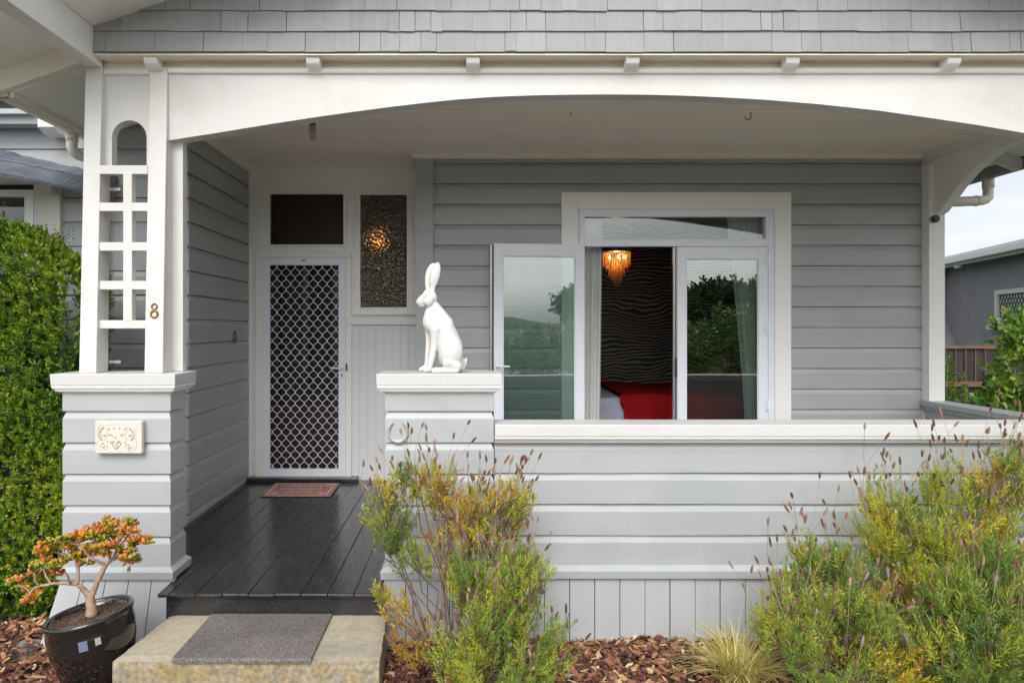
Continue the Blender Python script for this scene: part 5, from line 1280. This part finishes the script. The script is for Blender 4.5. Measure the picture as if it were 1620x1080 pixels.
# ------------------------------------------------------------------ shrubs on the right, fence, neighbour
def shrub(name, lab, cat, c, r, n, ll, lw, seed, mt_='camleaf', per=4, shoot=.10, tmu=.5, tsd=.22, group=None, blobs=None, trunk=True):
    global rng
    rng = np.random.default_rng(seed); rd = random.Random(seed); t = thing(name, lab, cat, (c[0], c[1], 0), group)
    B0 = np.array([c[0], c[1], 0]); bl_ = blobs or [(c, r, 1)]; S_ = []; D_ = []
    for (cc, rr2, wt) in bl_:
        k = int(n*wt); d = unit(rng.normal(size=(k, 3))); rad = rng.random(k)**.3; p = np.array(cc)+d*np.array(rr2)*rad[:, None]*(1+.18*np.sin(d[:, :1]*7+d[:, 2:]*5)); S_.append(p); D_.append(unit(d*.8+np.array([0, 0, .5])+rng.normal(size=(k, 3))*.4))
    S_ = np.concatenate(S_); D_ = np.concatenate(D_); ok = S_[:, 2] > .05; S_, D_ = S_[ok], D_[ok]
    Q, T = sprigs(S_, D_, shoot, per, ll, lw, 70, lambda n: np.clip(tmu+rng.normal(size=n)*tsd, 0, 1), .12); leafmesh('crown', Q, T, mt_, t)
    m = MB()
    for i in range(12 if trunk else 6):
        j = rd.randrange(len(S_)); e = Vector(S_[j]); b0 = Vector((c[0], c[1], 0)); m.tube([b0, b0.lerp(e, .5)+Vector((rd.gauss(0, .03)*r[0], rd.gauss(0, .03)*r[0], r[2]*.15)), e], [.04*r[0]+.008, .025*r[0]+.005, .004], 6, cap=False)
    m.tube([(c[0], c[1], -.05), (c[0], c[1], c[2])], [.06*r[0]+.01, .03*r[0]+.006], 8); m.build('trunk', 'twiggrey', t, smooth=True)
    return t
shrub('garden_shrub', 'small leaved lime green shrub beside the white pilaster', 'shrub', (X(1490, 7.2), 7.2, .95), (.17, .17, .55), 420, .035, .02, 41, per=5, shoot=.07, tmu=.65)
shrub('garden_shrub', 'large glossy leaved green shrub in front of the dark fence', 'shrub', (X(1608, 6.6), 6.6, 1.0), (.40, .3, .8), 330, .095, .042, 42, per=3, shoot=.12, tmu=.62,
      blobs=[((X(1590, 6.6), 6.6, 1.0), (.26, .22, .26), .40), ((X(1625, 6.6), 6.6, 1.35), (.26, .22, .32), .45), ((X(1612, 6.6), 6.6, 1.72), (.16, .14, .17), .22), ((X(1600, 6.6), 6.6, .6), (.4, .3, .45), .5)])
fn = thing('paling_fence', 'dark stained paling fence below the neighbouring house', 'fence', (6.9, 8.6, 0)); YFn = 8.6
m = MB(); x = 5.5; rd = random.Random(3)
while x < 9.5: m.box((x, YFn+rd.uniform(0, .006), 0), (x+.118, YFn+.02, Z(551, YFn)-rd.random()*.01)); x += .124
m.build('palings', 'fence', fn)
m = MB(); x = 5.5+.118-.006
while x < 9.5: m.box((x, YFn-.012, 0), (x+.018, YFn-.001, Z(552, YFn)-.01)); x += .124
m.build('battens', 'fencegap', fn)
m = MB(); m.box((5.45, YFn-.03, Z(551, YFn)+.001), (9.55, YFn+.05, Z(547.5, YFn)+.01)); m.box((5.45, YFn-.045, Z(611, YFn)), (9.55, YFn-.0125, Z(603, YFn))); m.build('rail', 'fencecap', fn)

nb = thing('neighbour_house', 'charcoal stucco neighbouring house with a leadlight window', 'house', (9.5, 11, 0))
A0 = Vector((8.67, 12.4, 0)); dW = Vector((-.24, -.97, 0)).normalized(); nW = Vector((-.97, .24, 0)).normalized()
def W(t, off=0, z=0): v = A0+dW*t+nW*off; return Vector((v.x, v.y, z))
def wbox(m, t0, t1, o0, o1, z0, z1): m.hexa([W(t0, o0, z0), W(t1, o0, z0), W(t1, o1, z0), W(t0, o1, z0), W(t0, o0, z1), W(t1, o0, z1), W(t1, o1, z1), W(t0, o1, z1)])
m = MB(); t0, t1 = 1.72, 2.85; z0_, z1_ = 1.86, 2.38
wbox(m, 0, t0, 0, -.2, 0, 2.98); wbox(m, t1, 3.3, 0, -.2, 0, 2.98); wbox(m, t0, t1, 0, -.2, 0, z0_-.001); wbox(m, t0, t1, 0, -.2, z1_+.001, 2.98); wbox(m, 0, -.2, 1.2, -.2, 0, 2.98)
m.build('wall', 'stucco', nb)
m = MB(); wbox(m, .002, .5, .001, .45, 0, 1.35); q = [W(.002, .001, 1.351), W(.5, .001, 1.351), W(.5, .45, 1.351), W(.002, .45, 1.351), W(.002, .001, 1.9), W(.35, .001, 1.5), W(.35, .45, 1.40), W(.002, .45, 1.8)]; m.hexa(q); m.build('buttress', 'stucco', nb)
m = MB(); wbox(m, t0+.02, t0+.10, .02, -.06, z0_, z1_); wbox(m, t1-.10, t1-.02, .02, -.06, z0_, z1_); wbox(m, t0+.10, t1-.10, .018, -.06, z1_-.07, z1_); wbox(m, t0+.10, t1-.10, .018, -.06, z0_, z0_+.07); wbox(m, t0-.10, t1+.1, .08, .001, z0_-.09, z0_-.02)
wn = m.build('window', 'cap', nb, bevel=.004)
m = MB(); wbox(m, t0+.10, t1-.10, -.02, -.025, z0_+.07, z1_-.07); m.build('pane', 'leadglass', wn)
m = MB(); zz0, zz1 = z0_+.07, z1_-.07; hgt = zz1-zz0
for k in range(-6, 14):
    for s_ in (1, -1):
        ta = t0+.10+k*.085; tb = ta+s_*hgt*.62; za_, zb2 = zz0, zz1
        lo, hi = t0+.10, t1-.10
        def cl_(ta, za, tb, zb):
            pts = []
            for (a, b_) in (((ta, za), (tb, zb)),):
                n = 24
                for i in range(n+1):
                    t = a[0]+(b_[0]-a[0])*i/n
                    if lo <= t <= hi: pts.append((t, a[1]+(b_[1]-a[1])*i/n))
            return pts
        pp = cl_(ta, za_, tb, zb2)
        if len(pp) > 1: m.tube([W(pp[0][0], -.015, pp[0][1]), W(pp[-1][0], -.015, pp[-1][1])], .005, 4)
m.build('lead_cames', 'blackplastic', wn)
# roof, fascia and gutter
m = MB(); wbox(m, -.6, 3.5, .30, .40, 2.87, 2.97); wbox(m, -.6, 3.5, .27, .2999, 2.83, 2.93); m.build('gutter', 'roof', nb, bevel=.01)
m = MB(); wbox(m, -.6, 3.5, 0, .27, 2.90, 2.92); m.build('soffit', 'fascia', nb)
m = MB(); m.hexa([W(-.6, .38, 2.975), W(3.5, .38, 2.975), W(3.5, -3.5, 3.75), W(-.6, -3.5, 3.75), W(-.6, .38, 3.0), W(3.5, .38, 3.0), W(3.5, -3.5, 3.80), W(-.6, -3.5, 3.80)]); m.build('roof', 'roof', nb)
m = MB(); m.tube([W(1.25, .28, 2.83), W(1.6, .25, 2.85), W(2.1, .22, 2.92), W(2.8, .20, 3.02)], .008, 5); m.tube([W(1.25, .28, 2.83), W(1.8, .15, 2.80), W(2.4, .1, 2.83), W(3.2, .1, 2.84)], .006, 5); m.build('cable', 'blackplastic', nb)
m = MB(); m.tube([W(1.1, .30, 2.81), W(1.25, .29, 2.81)], .03, 8); m.build('insulator', 'cap', nb)

# ------------------------------------------------------------------ what the windows mirror: the garden and trees across the street
trees = [((11.3, -17, 2.2), (2.3, 2.2, 1.35), 'broad dark tree across the street', .25), ((15.6, -21, 2.4), (3.0, 2.6, 1.6), 'tall dense evergreen across the street', .1), ((20.5, -19, 2.6), (3.4, 2.6, 1.9), 'wide evergreen at the far side of the street', .2),
         ((4.0, -28, 1.4), (3.0, 2.4, 1.0), 'low round tree far across the street', .3), ((-3.5, -27, 2.4), (3.6, 2.4, 1.8), 'spreading tree beyond the road to the left', .3), ((26, -22, 4), (4, 3, 3.2), 'tall tree at the end of the street', .2), ((-12, -22, 3.2), (3.6, 3, 2.6), 'round tree at the left end of the street', .3)]
for i, (c, r, lab, tm) in enumerate(trees):
    bl2 = [(c, r, .45)]; rd = random.Random(i+50)
    for k in range(7): bl2.append(((c[0]+rd.uniform(-.7, .7)*r[0], c[1]+rd.uniform(-.4, .4)*r[1], c[2]+rd.uniform(-.6, .75)*r[2]), (r[0]*.38, r[1]*.38, r[2]*.36), .08))
    shrub('street_tree', lab+', mirrored in the french window', 'tree', c, r, 1500, .26, .13, 60+i, 'treeleaf', per=4, shoot=.4, tmu=tm+.15, group='trees across the street', blobs=bl2)
for i, (x, y, h) in enumerate(((6.2, -7.2, 1.1), (7.5, -7.6, 1.35), (8.8, -7.4, 1.2), (4.6, -7.4, 1.0), (10.3, -7.5, 1.25), (2.8, -7.5, .9))):
    shrub('front_shrub', ['round lime green shrub', 'bushy bright green shrub', 'yellow green fern like shrub', 'low spreading green shrub', 'tall leafy green shrub', 'small dark green shrub'][i]+' at the front boundary, mirrored in the glass', 'shrub', (x, y, h), (.85, .6, h*.75), 480, .13, .05, 80+i, 'camleaf', per=4, shoot=.2, tmu=.45, group='shrubs along the front boundary')
